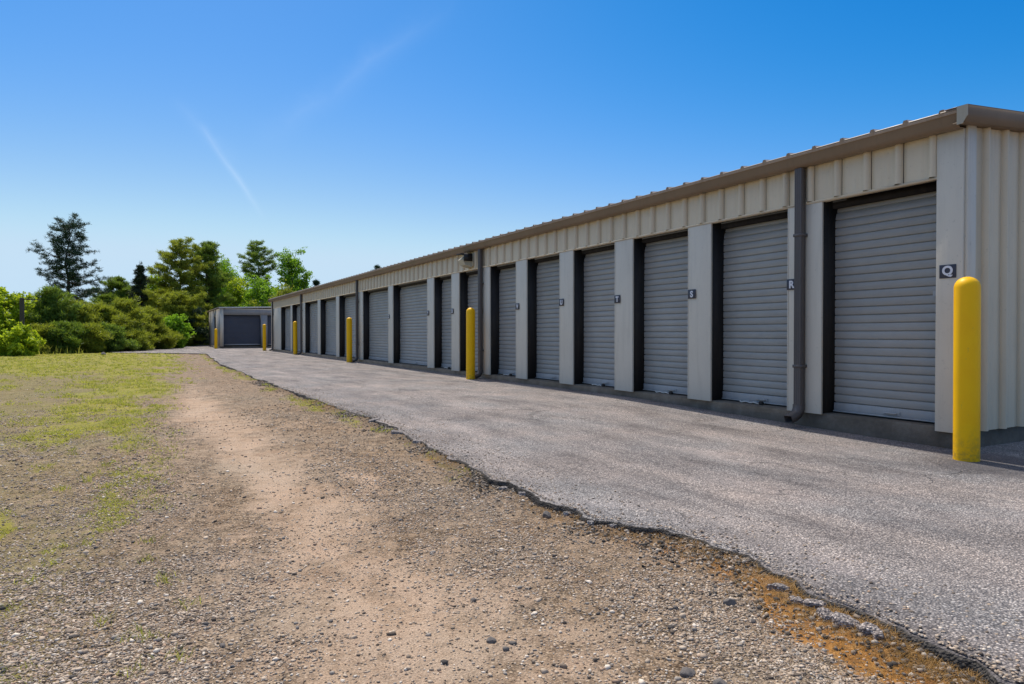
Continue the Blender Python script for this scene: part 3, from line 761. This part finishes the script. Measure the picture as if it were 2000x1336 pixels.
# unit letters
def letter_mesh(ch, size):
    cu = bpy.data.curves.new('letter', 'FONT'); cu.body = ch; cu.size = size; cu.align_x = 'CENTER'; cu.align_y = 'CENTER'; cu.extrude = .0015; cu.offset = size*.04
    ob = bpy.data.objects.new('tmp', cu); COL.objects.link(ob)
    bpy.context.view_layer.update()
    me = bpy.data.meshes.new_from_object(ob.evaluated_get(bpy.context.evaluated_depsgraph_get())); bpy.data.objects.remove(ob)
    cs = np.array([q.co[:] for q in me.vertices]); mid = (cs.max(0)+cs.min(0))/2
    me.transform(Matrix.Translation((-mid[0], -mid[1], 0))); return me
SG = [('Q', 3.225, 1.43), ('R', 4.785, 1.42), ('S', 6.262, 1.395), ('T', 7.765, 1.40), ('U', 9.245, 1.415), ('V', 10.725, 1.40), ('W', 12.25, 1.40), ('X', 13.685, 1.40), ('Y', 15.145, 1.40), ('Z', 18.10, 1.38)]
for ch, y, z in SG:
    p = PB(); p.box(D-.0205, D-.0165, y-.068, y+.068, z-.057, z+.057); p.box(D-.0165, D-.0145, y-.03, y+.03, z-.03, z+.03)
    pl = p.build('unit_sign', M['sign'], bevel=.0015); pl['label'] = 'dark plate with white letter '+ch
    me = letter_mesh(ch, .105); me.materials.append(M['letter'])
    o = bpy.data.objects.new('letter', me); COL.objects.link(o); o.parent = pl
    o.rotation_euler = (radians(90), 0, radians(-90)); o.location = (D-.0225-OX, y-OY, z)
# roof with ribs, gutter, rake trim
def roof_panel(y0, y1, x0, x1, ny_pitch=.3048, start=.1):
    pr_ = [(y0, 0)]; a = y0+start
    while a < y1-.05:
        pr_ += [(a-.030, 0), (a-.016, .036), (a+.016, .036), (a+.030, 0)]; a += ny_pitch
    pr_.append((y1, 0)); return pr_
r_f = PB(); pr_ = roof_panel(YN-.08, YF+.08, 0, 0, start=.17)
XR = [D-.155, D+DEPTH/2, D+DEPTH+.155]
n_ = len(pr_); v = []
for lay in (0, -.02):
    for x in XR: v += [(x, y, zroof(x)+(o_ if lay == 0 else 0)+lay) for y, o_ in pr_]
ff = []
for k in range(2):
    ff += [(k*n_+i, k*n_+i+1, (k+1)*n_+i+1, (k+1)*n_+i) for i in range(n_-1)]
    ff += [((k+3)*n_+i, (k+3)*n_+i+1, (k+4)*n_+i+1, (k+4)*n_+i) for i in range(n_-1)]
ff += [(i, i+1, 3*n_+i+1, 3*n_+i) for i in range(n_-1)]+[(2*n_+i, 2*n_+i+1, 5*n_+i+1, 5*n_+i) for i in range(n_-1)]
r_f.raw(v, ff); nroof = len(ff)
cl = r_f
# dark closures in the open rib ends at the eave
cl = PB(); a = YN-.08+.17
while a < YF:
    cl.box(D-.159, D-.156, a-.015, a+.015, zroof(D-.156)+.003, zroof(D-.156)+.033); a += .3048
ro = r_f.build('roof', M['roof'], recalc=False); ro.data.materials.append(M['black'])
mi = np.zeros(len(ro.data.polygons), dtype=np.int32); mi[nroof:] = 1; ro.data.polygons.foreach_set('material_index', mi)

g_t = PB(); gp = [(D-.015, 2.735), (D-.015, 2.61), (D-.10, 2.605), (D-.135, 2.64), (D-.14, 2.72), (D-.152, 2.735), (D-.152, 2.748), (D-.143, 2.748), (D-.132, 2.73), (D-.128, 2.645), (D-.097, 2.613), (D-.022, 2.618), (D-.022, 2.735)]
seg = np.linspace(YN-.02, YF+.03, 13)
for a, b_ in zip(seg[:-1], seg[1:]):
    dz = random.uniform(-.004, .004); g_t.extrude([(x+dz*.3, z+dz) for x, z in gp], 'y', a+.001, b_-.001)
g_t.build('gutter', M['gutter'])
g_s = PB(); g_s.extrude([(x-.004 if x < D-.05 else x, z-.004 if z < 2.7 else z) for x, z in gp[:8]]+[(D-.03, 2.74)], 'y', YN-.03, YN+.1, close=True); g_s.build('gutter_end', M['gutter'])
for face, s0, s1 in ((YN, -.115, -.09), (YF, .09, .115)):
    rk = PB()
    for (xa, xb) in ((D-.16, D+DEPTH/2), (D+DEPTH/2, D+DEPTH+.16)):
        ya, yb = face+s0, face+s1
        for (yy0, yy1, t0, t1) in ((ya, yb, .020, -.118), (min(ya, face), max(yb, face+.0), -.096, -.106) if 0 else (ya, yb, -.0951, -.0952)):
            if abs(t0-t1) < .001: continue
            v = [(x, y, zroof(x)+t) for x in (xa, xb) for y in (yy0, yy1) for t in (t1, t0)]
            rk.raw(v, [(0, 1, 3, 2), (4, 6, 7, 5), (0, 4, 5, 1), (2, 3, 7, 6), (0, 2, 6, 4), (1, 5, 7, 3)])
        lo, hi = (ya+.026, face-.002) if face == YN else (face+.002, yb-.026)
        v = [(x, y, zroof(x)+t) for x in (xa, xb) for y in (lo, hi) for t in (-.113, -.101)]
        rk.raw(v, [(0, 1, 3, 2), (4, 6, 7, 5), (0, 4, 5, 1), (2, 3, 7, 6), (0, 2, 6, 4), (1, 5, 7, 3)])
        lo, hi = (ya, face+.06) if face == YN else (face-.06, yb)
        v = [(x, y, zroof(x)+t) for x in (xa, xb) for y in (lo, hi) for t in (.021, .027)]
        rk.raw(v, [(0, 1, 3, 2), (4, 6, 7, 5), (0, 4, 5, 1), (2, 3, 7, 6), (0, 2, 6, 4), (1, 5, 7, 3)])
    rk.build('rake_trim', M['gutter'])
ec = PB(); ec.extrude([(YN-.118, 2.757), (YN-.118, 2.67), (YN-.08, 2.61), (YN-.035, 2.61), (YN-.035, 2.757)], 'x', D-.166, D-.158); ec.raw([(D-.166, YN-.118, 2.757), (D-.166, YN-.118, 2.67), (D-.166, YN-.08, 2.61), (D-.166, YN-.035, 2.61), (D-.166, YN-.035, 2.757)], [(0, 1, 2, 3), (0, 3, 4, 4)]); ec.build('rake_end_cap', M['endcap'])
# downspouts
def downspout(y):
    d_ = PB()
    x0, x1 = D-.105, D-.033
    w_ = .044
    # corrugated rectangular pipe
    pr_ = []
    for k in range(4):
        a0 = y-w_+k*2*w_/4
        pr_ += [(x0+.006, a0+.002), (x0, a0+.007), (x0, a0+2*w_/4-.007), (x0+.006, a0+2*w_/4-.002)]
    pr_ += [(x1, y+w_-.002), (x1, y-w_+.002)]
    d_.extrude(pr_, 'z', .13, 2.60)
    # kick-out elbow: box section swept outward
    path = [((D-.069, .17), 0), ((D-.072, .12), .35), ((D-.10, .075), .95), ((D-.16, .045), 1.25), ((D-.23, .025), 1.25)]
    sec = []
    for (cx, cz), an in path:
        t_ = .037
        nx, nz = cos(an), sin(an)
        # across direction in xz-plane, perpendicular to the run
        sec.append([(cx-nx*t_, y-w_-.002, cz+nz*t_), (cx-nx*t_, y+w_+.002, cz+nz*t_), (cx+nx*t_, y+w_+.002, cz-nz*t_), (cx+nx*t_, y-w_-.002, cz-nz*t_)])
    v = [p for s in sec for p in s]
    d_.raw(v, [(k*4+i, k*4+(i+1) % 4, (k+1)*4+(i+1) % 4, (k+1)*4+i) for k in range(len(sec)-1) for i in range(4)])
    o = d_.build('downspout', M['downspout'], recalc=True)
    for z in (.55, 1.9): PB().box(x0-.003, D-.012, y-w_-.006, y+w_+.006, z, z+.03).build('strap', M['downspout'], o)
for y in (4.655, 12.17, 21.12, 29.85, 37.25): downspout(y)
# flood light
fl = PB()
yy = 12.72
fl.box(D-.05, D-.031, yy-.17, yy+.17, 2.30, 2.54)
lb = fl.build('flood_light', M['lampbox'], bevel=.004)
f2 = PB(); f2.extrude([(D-.051, 2.50), (D-.10, 2.54), (D-.26, 2.43), (D-.20, 2.32), (D-.051, 2.28)], 'y', yy-.13, yy+.13)
nb = [(D-.051, 2.50), (D-.10, 2.54), (D-.26, 2.43), (D-.20, 2.32), (D-.051, 2.28)]
for q in (yy-.13, yy+.13): f2.raw([(x, q, z) for x, z in nb], [(0, 1, 2, 3), (0, 3, 4, 4)])
f2.build('housing', M['lampbox'], lb)
f3 = PB(); f3.box(D-.24, D-.06, yy-.165, yy-.132, 2.40, 2.56); f3.box(D-.30, D-.14, yy-.15, yy+.12, 2.542, 2.556); f3.build('visor', M['black'], lb)

# ------------------------------------------------------------------ second, shorter building beyond
X2, Y2, L2, W2 = 4.17, 45.72, 8.8, 7.2
OX, OY = X2, Y2
B2 = empty('storage_building', (X2, Y2, 0), label='small grey flat-roofed storage building with wide slate door at the lane end', cat='storage building')
H2 = 2.5
f = PB(); f.box(X2+.02, X2+W2-.02, Y2+.02, Y2+L2, -.3, .10); f.build('foundation', M['concrete'], B2)
w = PB()
def wall_y(x0, x1, z0, z1): w.box(x0, x1, Y2, Y2+.06, z0, z1)
DX = [(4.36, 6.56), (6.97, 9.2)]
wall_y(X2, 4.36, .1, 2.1); wall_y(6.56, 6.97, .1, 2.1); wall_y(9.2, X2+W2, .1, 2.1); wall_y(X2, X2+W2, 2.1, H2)
ya, yb = 48.9, 50.3
w.box(X2, X2+.06, Y2+.06, ya, .1, H2); w.box(X2, X2+.06, yb, Y2+L2, .1, H2); w.box(X2, X2+.06, ya, yb, 2.05, H2)
w.box(X2+.06, X2+W2, Y2+L2-.06, Y2+L2, .1, H2); w.box(X2+W2-.06, X2+W2, Y2+.06, Y2+L2-.06, .1, H2)
w.build('wall', M['wall2'], B2)
c_ = PB(); c_.box(X2-.012, X2+.17, Y2-.012, Y2-.001, .1, H2); c_.box(X2-.012, X2-.001, Y2, Y2+.14, .1, H2); c_.build('corner_trim', M['pilaster'], B2)
for a, b_ in DX:
    d_ = PB(); v, f_ = curtain(a, b_, 0, 2.15, .25, 8, a)
    v = np.stack([v[:, 1], Y2+.2+v[:, 0], v[:, 2]], -1); d_.raw(v, f_); dr = d_.build('roll_up_door', M['door2'], B2, recalc=False)
    q = PB(); q.box(a, b_, Y2+.17, Y2+.21, .17, .249); q.build('bottom_bar', M['bar'], dr)
    q = PB(); q.box(a+.001, b_-.001, Y2+.061, Y2+.24, 2.101, 2.2); q.build('soffit', M['jamb'], B2)
d_ = PB(); v, f_ = curtain(ya, yb, X2+.2, 2.1, .25, 6, 3.3); d_.raw(v, f_); dr = d_.build('roll_up_door', M['door2'], B2, recalc=False)
q = PB(); q.box(X2+.18, X2+.22, ya, yb, .17, .249); q.build('bottom_bar', M['bar'], dr)
rf = PB(); v = []
for x in (X2-.1, X2+W2/2, X2+W2+.1):
    for y in (Y2-.1, Y2+L2+.1):
        for t in (0, .07): v.append((x, y, H2+.005+t+(.10 if abs(x-(X2+W2/2)) < .1 else 0)))
rf.raw(v, [(0, 1, 3, 2), (8, 10, 11, 9), (0, 4, 5, 1), (4, 8, 9, 5), (2, 3, 7, 6), (6, 7, 11, 10), (0, 2, 6, 4), (4, 6, 10, 8), (1, 5, 7, 3), (5, 9, 11, 7)])
rf.build('roof', M['roof2'], B2)
q = PB(); q.box(X2-.13, X2-.102, Y2-.1, Y2+L2+.1, H2-.03, H2+.06); q.build('fascia', M['gutter'], B2)

# ------------------------------------------------------------------ bollards
def bollard(x, y, h, label):
    R = .089; prof = [(R, -.06), (R, .02), (R*1.004, h*.4), (R, h-.085)]
    for k in range(1, 9):
        a = k/8*pi/2; prof.append((R*cos(a), h-.085+.085*sin(a)))
    n = 40; v = []; mb = MB()
    for rr, z in prof[:-1]:
        for j in range(n): v.append((rr*cos(2*pi*j/n), rr*sin(2*pi*j/n), z))
    f_ = [(i*n+j, i*n+(j+1) % n, (i+1)*n+(j+1) % n, (i+1)*n+j) for i in range(len(prof)-2) for j in range(n)]
    v.append((0, 0, h)); m_ = len(prof)-2
    f_ += [(m_*n+j, m_*n+(j+1) % n, len(v)-1, len(v)-1) for j in range(n)]
    mb.raw(v, f_); o = mb.build('bollard', M['yellow'], smooth=True, loc=(x, y, float(gz(y))))
    o.rotation_euler = (random.uniform(-.008, .008), random.uniform(-.008, .008), random.random()*6)
    return tag(o, label, 'bollard', 'yellow bollards along the building')
for x, y, h, l_ in ((5.62, 2.88, 1.43, 'nearest yellow bollard, at the building corner beside the letter Q'),
                    (5.66, 12.05, 1.42, 'yellow bollard by the downspout with the flood light above'),
                    (5.68, 21.1, 1.42, 'yellow bollard standing between the second and fourth along the lane'),
                    (5.76, 30.2, 1.45, 'yellow bollard by the last doors of the long building'),
                    (5.62, 37.9, 1.42, 'yellow bollard at the far corner of the long building'),
                    (3.80, 44.6, 1.22, 'farthest yellow bollard, at the left corner of the small building')):
    bollard(x, y, h, l_)

# ------------------------------------------------------------------ trees
def unit(v): return v/(np.linalg.norm(v, axis=-1, keepdims=True)+1e-9)
class Tree:
    def __init__(s, seed): s.r = np.random.default_rng(seed); s.wood = MB(); s.lv = []; s.lf = []; s.n = 0; s.anch = []
    def limb(s, p0, d, L, r0, segs=5, droop=0, curl=.25, up=0, n=5):
        p = np.array(p0, float); d = unit(np.array(d, float)); pts = [p.copy()]
        for i in range(segs):
            d = unit(d+s.r.normal(0, curl/segs*1.6, 3)+np.array([0, 0, up/segs-droop/segs])); p = p+d*L/segs; pts.append(p.copy())
        pts = np.array(pts); s.wood.tube(pts, np.linspace(r0, r0*.25, len(pts)), n, cap=False); return pts
    def needles(s, c, n, rad, L, w, flat=.6, up=.5, tri=True):
        """short blades bursting from clump centres c"""
        c = np.asarray(c, float); m = len(c)*n
        cc = np.repeat(c, n, 0); off = s.r.normal(0, 1, (m, 3)); off[:, 2] *= flat; base = cc+off*rad*.5
        d = unit(s.r.normal(0, 1, (m, 3))*np.array([1, 1, .7])+np.array([0, 0, up])+unit(off)*.5)
        side = unit(np.cross(d, s.r.normal(0, 1, (m, 3))))
        Ls = (L*(.6+.8*s.r.random(m)))[:, None]; ww = (w*(.7+.6*s.r.random(m)))[:, None]
        v = np.stack([base-side*ww*.5, base+side*ww*.5, base+d*Ls+side*ww*.25, base+d*Ls-side*ww*.25], 1).reshape(-1, 3)
        f_ = np.arange(m*4).reshape(m, 4); s.lv.append(v); s.lf.append(f_+s.n); s.n += len(v)
    def leaves(s, c, n, rad, size, flat=.8):
        c = np.asarray(c, float); m = len(c)*n
        off = s.r.normal(0, 1, (m, 3)); off = unit(off)*(s.r.random((m, 1))**.6); off[:, 2] *= flat
        p = np.repeat(c, n, 0)+off*rad
        a = unit(s.r.normal(0, 1, (m, 3))); b = unit(np.cross(a, s.r.normal(0, 1, (m, 3))))
        sz = (size*(.6+.8*s.r.random(m)))[:, None]
        v = np.stack([p-a*sz*.6, p+b*sz*.38, p+a*sz*.6, p-b*sz*.38], 1).reshape(-1, 3)
        f_ = np.arange(m*4).reshape(m, 4); s.lv.append(v); s.lf.append(f_+s.n); s.n += len(v)
    def finish(s, name, x, y, leaf, bark, label, cat, group, crown='crown'):
        z = float(ground_z(np.array([x]), np.array([y]))[0])
        root = empty(name, (x, y, z), label=label, cat=cat, group=group)
        s.wood.build('trunk', bark, root, smooth=True, recalc=False)
        MB().raw(np.vstack(s.lv), np.vstack(s.lf)).build(crown, leaf, root, recalc=False)
        return root
def pine(x, y, H, W, seed, leaf, label, group, bare=.3, dens=1.0, shape='tall', lean=0, name='pine_tree', lsz=1.0, crownpow=.7):
    """open pine: whorls of near-level limbs carrying pads of needles"""
    t = Tree(seed); R = t.r
    top = np.array([lean*H, 0, H]); k = 9
    ax = np.array([[lean*H*(i/k)**1.3+R.normal(0, .012*H)*(0 < i < k), R.normal(0, .01*H)*(0 < i < k), H*i/k] for i in range(k+1)])
    t.wood.tube(ax, np.linspace(.017*H+.03, .012, k+1), 8, cap=False)
    zz = bare*H
    while zz < H*.985:
        u = (zz/H-bare)/(1-bare)
        if shape == 'tall': rad = W/2*((.55+.45*(1-u)**1.2) if not lean else (.56+.36*(1-u)**1.3)*(1-.35*u**8))*(1-u**6*.6 if not lean else 1)*((.62+.55*R.random()) if not lean else (.75+.35*R.random()))
        elif shape == 'cone': rad = W/2*(1-u)**crownpow*(.8+.35*R.random())+.05
        elif shape == 'young': rad = W/2*(1-.80*u**1.9)*(.35+1.0*R.random())
        else: rad = W/2*sqrt(max(.03, 1-(2*u*.92-.72)**2 if u > .4 else .86+.4*u))*(.55+.75*R.random())
        nb = int(R.integers(3, 6) if shape != 'cone' else R.integers(5, 8))
        a0 = R.random()*6.28
        p = np.array([np.interp(zz, ax[:, 2], ax[:, 0]), np.interp(zz, ax[:, 2], ax[:, 1]), zz])
        for j in range(nb):
            a = a0+j*6.283/nb+R.normal(0, .3); rl = rad*((.5+.75*R.random()) if not lean else (.45+.6*R.random())*(1+.30*cos(a+.5)*(zz < H*.5)))
            el = (.35+.9*u if shape == 'young' else -.05+.6*u) if shape != 'cone' else -.25+.7*u
            pts = t.limb(p, (cos(a), sin(a), el), rl, max(.012, .012*rl+.008), 5, droop=.25*(1-u), up=.25, curl=.35 if not lean else .6)
            m = max(4, int(rl*7.5*dens))
            tt_ = .3+.7*R.random(m)**.7
            idx = tt_*5; i0 = np.minimum(idx.astype(int), 4); q = pts[i0]+(pts[i0+1]-pts[i0])*(idx-i0)[:, None]
            q = q+R.normal(0, 1, (m, 3))*np.array([.13, .13, .06])*(.5+rl*.28)
            q = np.vstack([q, pts[-1:]])
            t.needles(q, int(15*dens)+5 if not lean else 15, .15*lsz if not lean else .12, .17*lsz, .034*lsz if not lean else .026, flat=.55, up=.7)
        zz += H*(.021 if lean else .035)*(.5+1.1*R.random())/max(.6, dens**.5)
    if shape == 'young':
        for j in range(int(9+W*5)):
            a = R.random()*6.28; q = W*.36*R.random()**.6; zt = H*(1.0-.42*(q/(W*.5)))*(.72+.30*R.random())
            st = np.array([[cos(a)*q, sin(a)*q, zt-.45], [cos(a)*q*1.05, sin(a)*q*1.05, zt-.15], [cos(a)*q*1.08, sin(a)*q*1.08, zt+.1]])
            t.wood.tube(st, np.array([.012, .008, .004]), 4, cap=False); t.needles(st, 15, .09, .17, .03, flat=1.2, up=1.5)
    t.needles(ax[-2:]+np.array([[0, 0, .1], [0, 0, .05]]), 14, .10, .2, .03, up=1.5)
    return t.finish(name, x, y, leaf, M['bark'], label, 'tree', group)
def broad(x, y, H, W, seed, leaf, label, group, bare=.18, dens=1.0, name='leafy_tree', bark='palebark', lsz=1.0, cat='tree', low=False):
    """leafy tree: forking limbs, leaves in separate clumps with gaps"""
    t = Tree(seed); R = t.r; k = 7
    ax = np.array([[R.normal(0, .015*H)*(i > 0), R.normal(0, .015*H)*(i > 0), H*.93*i/k] for i in range(k+1)])
    if not low: t.wood.tube(ax, np.linspace(.013*H+.02, .015, k+1), 7, cap=False)
    cl = []
    nl = int(22*dens*(1 if not low else 1.3))
    for i in range(nl):
        u = bare+(1-bare)*((i+R.random())/nl)**.9
        wv = (sin(min(1, (u-bare)/(1-bare)*1.05+.12)*pi)**.6) if not low else sqrt(max(.05, 1-u**2))
        rl = W/2*wv*(.55+.6*R.random()); a = i*2.4+R.normal(0, .4)
        p = np.array([np.interp(u*H*.75, ax[:, 2], ax[:, 0]), np.interp(u*H*.75, ax[:, 2], ax[:, 1]), u*H*(.72 if not low else .25)])
        if low: p = np.array([R.normal(0, W*.12), R.normal(0, W*.12), .03*H])
        tgt = np.array([cos(a)*rl, sin(a)*rl, u*H*.97])
        d = tgt-p; L = np.linalg.norm(d)
        pts = t.limb(p, d, L, .006*H+.008, 5, curl=.3, up=.1)
        for f_ in (.55, .75, .9, 1.0):
            q = pts[min(5, int(f_*5))]+R.normal(0, .06*W, 3)*np.array([1, 1, .7]); cl.append(q)
            if R.random() < .6:
                sp = t.limb(q, R.normal(0, 1, 3)+np.array([0, 0, .4]), .13*W, .01, 3, n=4); cl.append(sp[-1])
    cl = np.array(cl); cl = cl[cl[:, 2] > .05]
    cr = .07*W+.10
    t.leaves(cl, int(34*dens), cr, .13*lsz); t.leaves(cl+R.normal(0, cr*.7, cl.shape), int(9*dens), cr*.9, .12*lsz)
    return t.finish(name, x, y, M[leaf], M[bark], label, cat, group, 'crown' if cat == 'tree' else 'foliage')
def spruce(x, y, H, W, seed, label, group):
    return pine(x, y, H, W, seed, M['leaf_spruce'], label, group, bare=.04, dens=1.5, shape='cone', name='spruce_tree', crownpow=.9, lsz=.75)
def P(px, z):                                   # ground spot in line with a photo column, z metres deep
    l = (px-1000)/FPX*z; return l*cos(A0)+z*sin(A0), z*cos(A0)-l*sin(A0)
def TH(py, z): return (652-py)*z/FPX+CAM_Z      # height that reaches a photo row at depth z
GB, GC = 'trees behind the small building', 'trees beyond the lane end'
pine(*P(134, 50), TH(437, 50), 6.4, 12, M['leaf_dark'], 'tall open dark pine standing alone above the bushes', None, bare=.26, dens=1.15, shape='tall', lean=.006)
# back row, left to right
pine(*P(232, 56), TH(545, 56), 3.6, 21, M['leaf_pine'], 'bluish green pine left of the dark spruce', GC, bare=.1, dens=1.5, shape='round')
pine(*P(213, 54), TH(575, 54), 2.6, 22, M['leaf_pine'], 'low bluish green pine between the tall pine and its neighbour', GC, bare=.05, dens=1.4, shape='round')
spruce(*P(276, 49), TH(517, 49), 2.5, 23, 'narrow dark spruce with a pointed tip', GC)
broad(*P(305, 55), TH(532, 55), 4.4, 24, 'leaf_bright', 'yellow-green leafy tree right of the dark spruce', GC, dens=1.2)
pine(*P(352, 53), TH(480, 53), 6.0, 25, M['leaf_olive'], 'big olive-green pine with ragged arms left of the twin', GC, bare=.06, dens=1.5, shape='tall')
pine(*P(402, 56), TH(475, 56), 5.5, 26, M['leaf_pine'], 'big green pine right of the olive pine, tallest of the pair', GC, bare=.06, dens=1.6, shape='tall')
broad(*P(445, 62), TH(498, 62), 5.0, 27, 'leaf_green', 'light green leafy tree between the two pine tops', GC, dens=1.2)
pine(*P(502, 66), TH(475, 66), 5.5, 28, M['leaf_pine'], 'dense dark green pine rising behind the small building', GB, bare=.1, dens=1.3, shape='tall')
broad(*P(512, 60), TH(535, 60), 5.0, 29, 'leaf_green', 'rounded green leafy tree right behind the small building', GB, dens=1.3)
broad(*P(465, 61), TH(545, 61), 4.6, 30, 'leaf_bright', 'bright green leafy tree behind the left half of the small building', GB, dens=1.3)
broad(*P(567, 66), TH(480, 66), 4.2, 31, 'leaf_green', 'slim airy birch-like tree rising over the far roof corner', GB, dens=1.6)
broad(*P(595, 66), TH(523, 66), 2.6, 32, 'leaf_green', 'small leafy tree right of the slim one, just above the roof', GB, dens=1.0)
broad(*P(560, 58), TH(560, 58), 4.4, 33, 'leaf_olive', 'pale olive leafy tree low against the far roof corner', GB, dens=1.2)
pine(*P(618, 75), TH(548, 75), 2.2, 34, M['leaf_dark'], 'dark treetop peeping over the roof beyond the leafy trees', GB, bare=.2, dens=1.2, shape='cone')
pine(*P(738, 80), TH(519, 80), 2.6, 35, M['leaf_dark'], 'dark treetop peeping over the middle of the long roof', None, bare=.3, dens=.9, shape='tall')
pine(*P(428, 68), TH(540, 68), 5, 36, M['leaf_dark'], 'dark pine in shade behind the light green tree', GC, bare=.02, dens=1.3, shape='tall')
# mid row: dark lower trees left of the small building
pine(*P(385, 56.5), TH(570, 56.5), 4.2, 37, M['leaf_pine'], 'low dark pine just left of the small building', GC, bare=.0, dens=1.7, shape='round')
pine(*P(345, 49), TH(575, 49), 3.6, 38, M['leaf_olive'], 'low olive pine left of the small building', GC, bare=.0, dens=1.6, shape='round')
# front row of bushes
GS = 'bushes along the grass edge'
def bush(px, z, py, W, seed, leaf, label, kind='pine', dens=1.3):
    if kind == 'pine': return pine(*P(px, z), TH(py, z), W*1.22, seed, M[leaf], label, GS, bare=.0, dens=dens, shape='young', name='young_pine', lsz=.9)
    return broad(*P(px, z), TH(py, z), W, seed, leaf, label, GS, bare=.02, dens=dens, name='shrub', cat='shrub', low=True, bark='bark', lsz=.9)
bush(-35, 31, 545, 2.8, 50, 'leaf_bright', 'bright green leafy shrub cut by the left edge of the photo', 'leaf', 1.5)
bush(12, 31, 562, 2.0, 51, 'leaf_bright', 'bright yellow-green leafy shrub at the far left, left of the post', 'leaf', 1.6)
bush(36, 28.0, 642, 1.5, 52, 'leaf_bright', 'low bright green shrub at the foot of the taller leafy shrub', 'leaf', 1.5)
bush(60, 34, 600, 2.0, 53, 'leaf_olive', 'olive young pine behind the post', dens=1.4)
bush(100, 33, 574, 2.2, 54, 'leaf_pine', 'dark green young pine below the tall lone pine, left side')
bush(150, 34, 600, 2.2, 55, 'leaf_olive', 'olive young pine directly in front of the tall lone pine')
bush(195, 35.5, 605, 2.1, 56, 'leaf_olive', 'olive young pine right of the tall lone pine')
bush(245, 37, 595, 2.5, 57, 'leaf_olive', 'broad golden-olive young pine in front of the dark spruce')
bush(290, 39.5, 612, 2.1, 58, 'leaf_olive', 'olive young pine right of the broad golden one', dens=1.3)
bush(335, 42.5, 614, 2.1, 59, 'leaf_green', 'fresh green leafy shrub at the right end of the bush row', 'leaf', 1.5)
bush(75, 31, 645, 1.3, 60, 'leaf_olive', 'small olive young pine at the front left of the row')
bush(125, 31.5, 640, 1.5, 61, 'leaf_pine', 'small dark young pine in front beneath the lone pine')
bush(170, 32.5, 643, 1.4, 62, 'leaf_olive', 'small olive young pine low in front of the bush row')
bush(215, 34, 645, 1.4, 63, 'leaf_pine', 'small green young pine in front of the broad golden one')
bush(262, 36, 650, 1.5, 64, 'leaf_olive', 'small pale young pine at the grass edge by the drive tip')
bush(310, 40, 650, 1.5, 65, 'leaf_olive', 'small olive young pine beside the fresh green shrub')
bush(372, 50, 612, 2.6, 66, 'leaf_dark', 'dark shaded young pine by the left wall of the small building')
bush(398, 60, 600, 3.0, 67, 'leaf_dark', 'dark shaded young pine just behind the small building corner')
# a dark far-off wood behind everything
t = Tree(77); R = t.r
n = 2600; px = R.uniform(-260, 640, n); zd = R.uniform(72, 92, n)
l = (px-1000)/FPX*zd; wx = l*cos(A0)+zd*sin(A0); wy = zd*cos(A0)-l*sin(A0)
hh = 3.2+4.2*fbm(px*.012, zd*.1, 301, 3)*sst(180, 330, px)*1.2; hz = hh*R.random(n)**.7
t.leaves(np.stack([wx, wy, hz], -1), 26, .8, .26)
o = MB().raw(np.vstack(t.lv), np.vstack(t.lf)).build('far_woods', M['leaf_pine'], recalc=False)
tag(o, 'dark distant woods closing the view behind the nearer trees', 'woods', kind='stuff')
# post with a thin crossbar among the bushes
px_, py_ = P(43.5, 29.2)
po = empty('wooden_post', (px_, py_, 0), rz=-A0, label='dark post with a thin crossbar rising out of the bushes', cat='post')
MB().box(-.065, .065, -.065, .065, -.2, TH(582, 29.2)).build('post', M['wood'], po, bevel=.008)
MB().tube([(.066, 0, TH(584.5, 29.2)), (.80, 0, TH(586, 29.2))], .022, 6).build('crossbar', M['wood'], po)
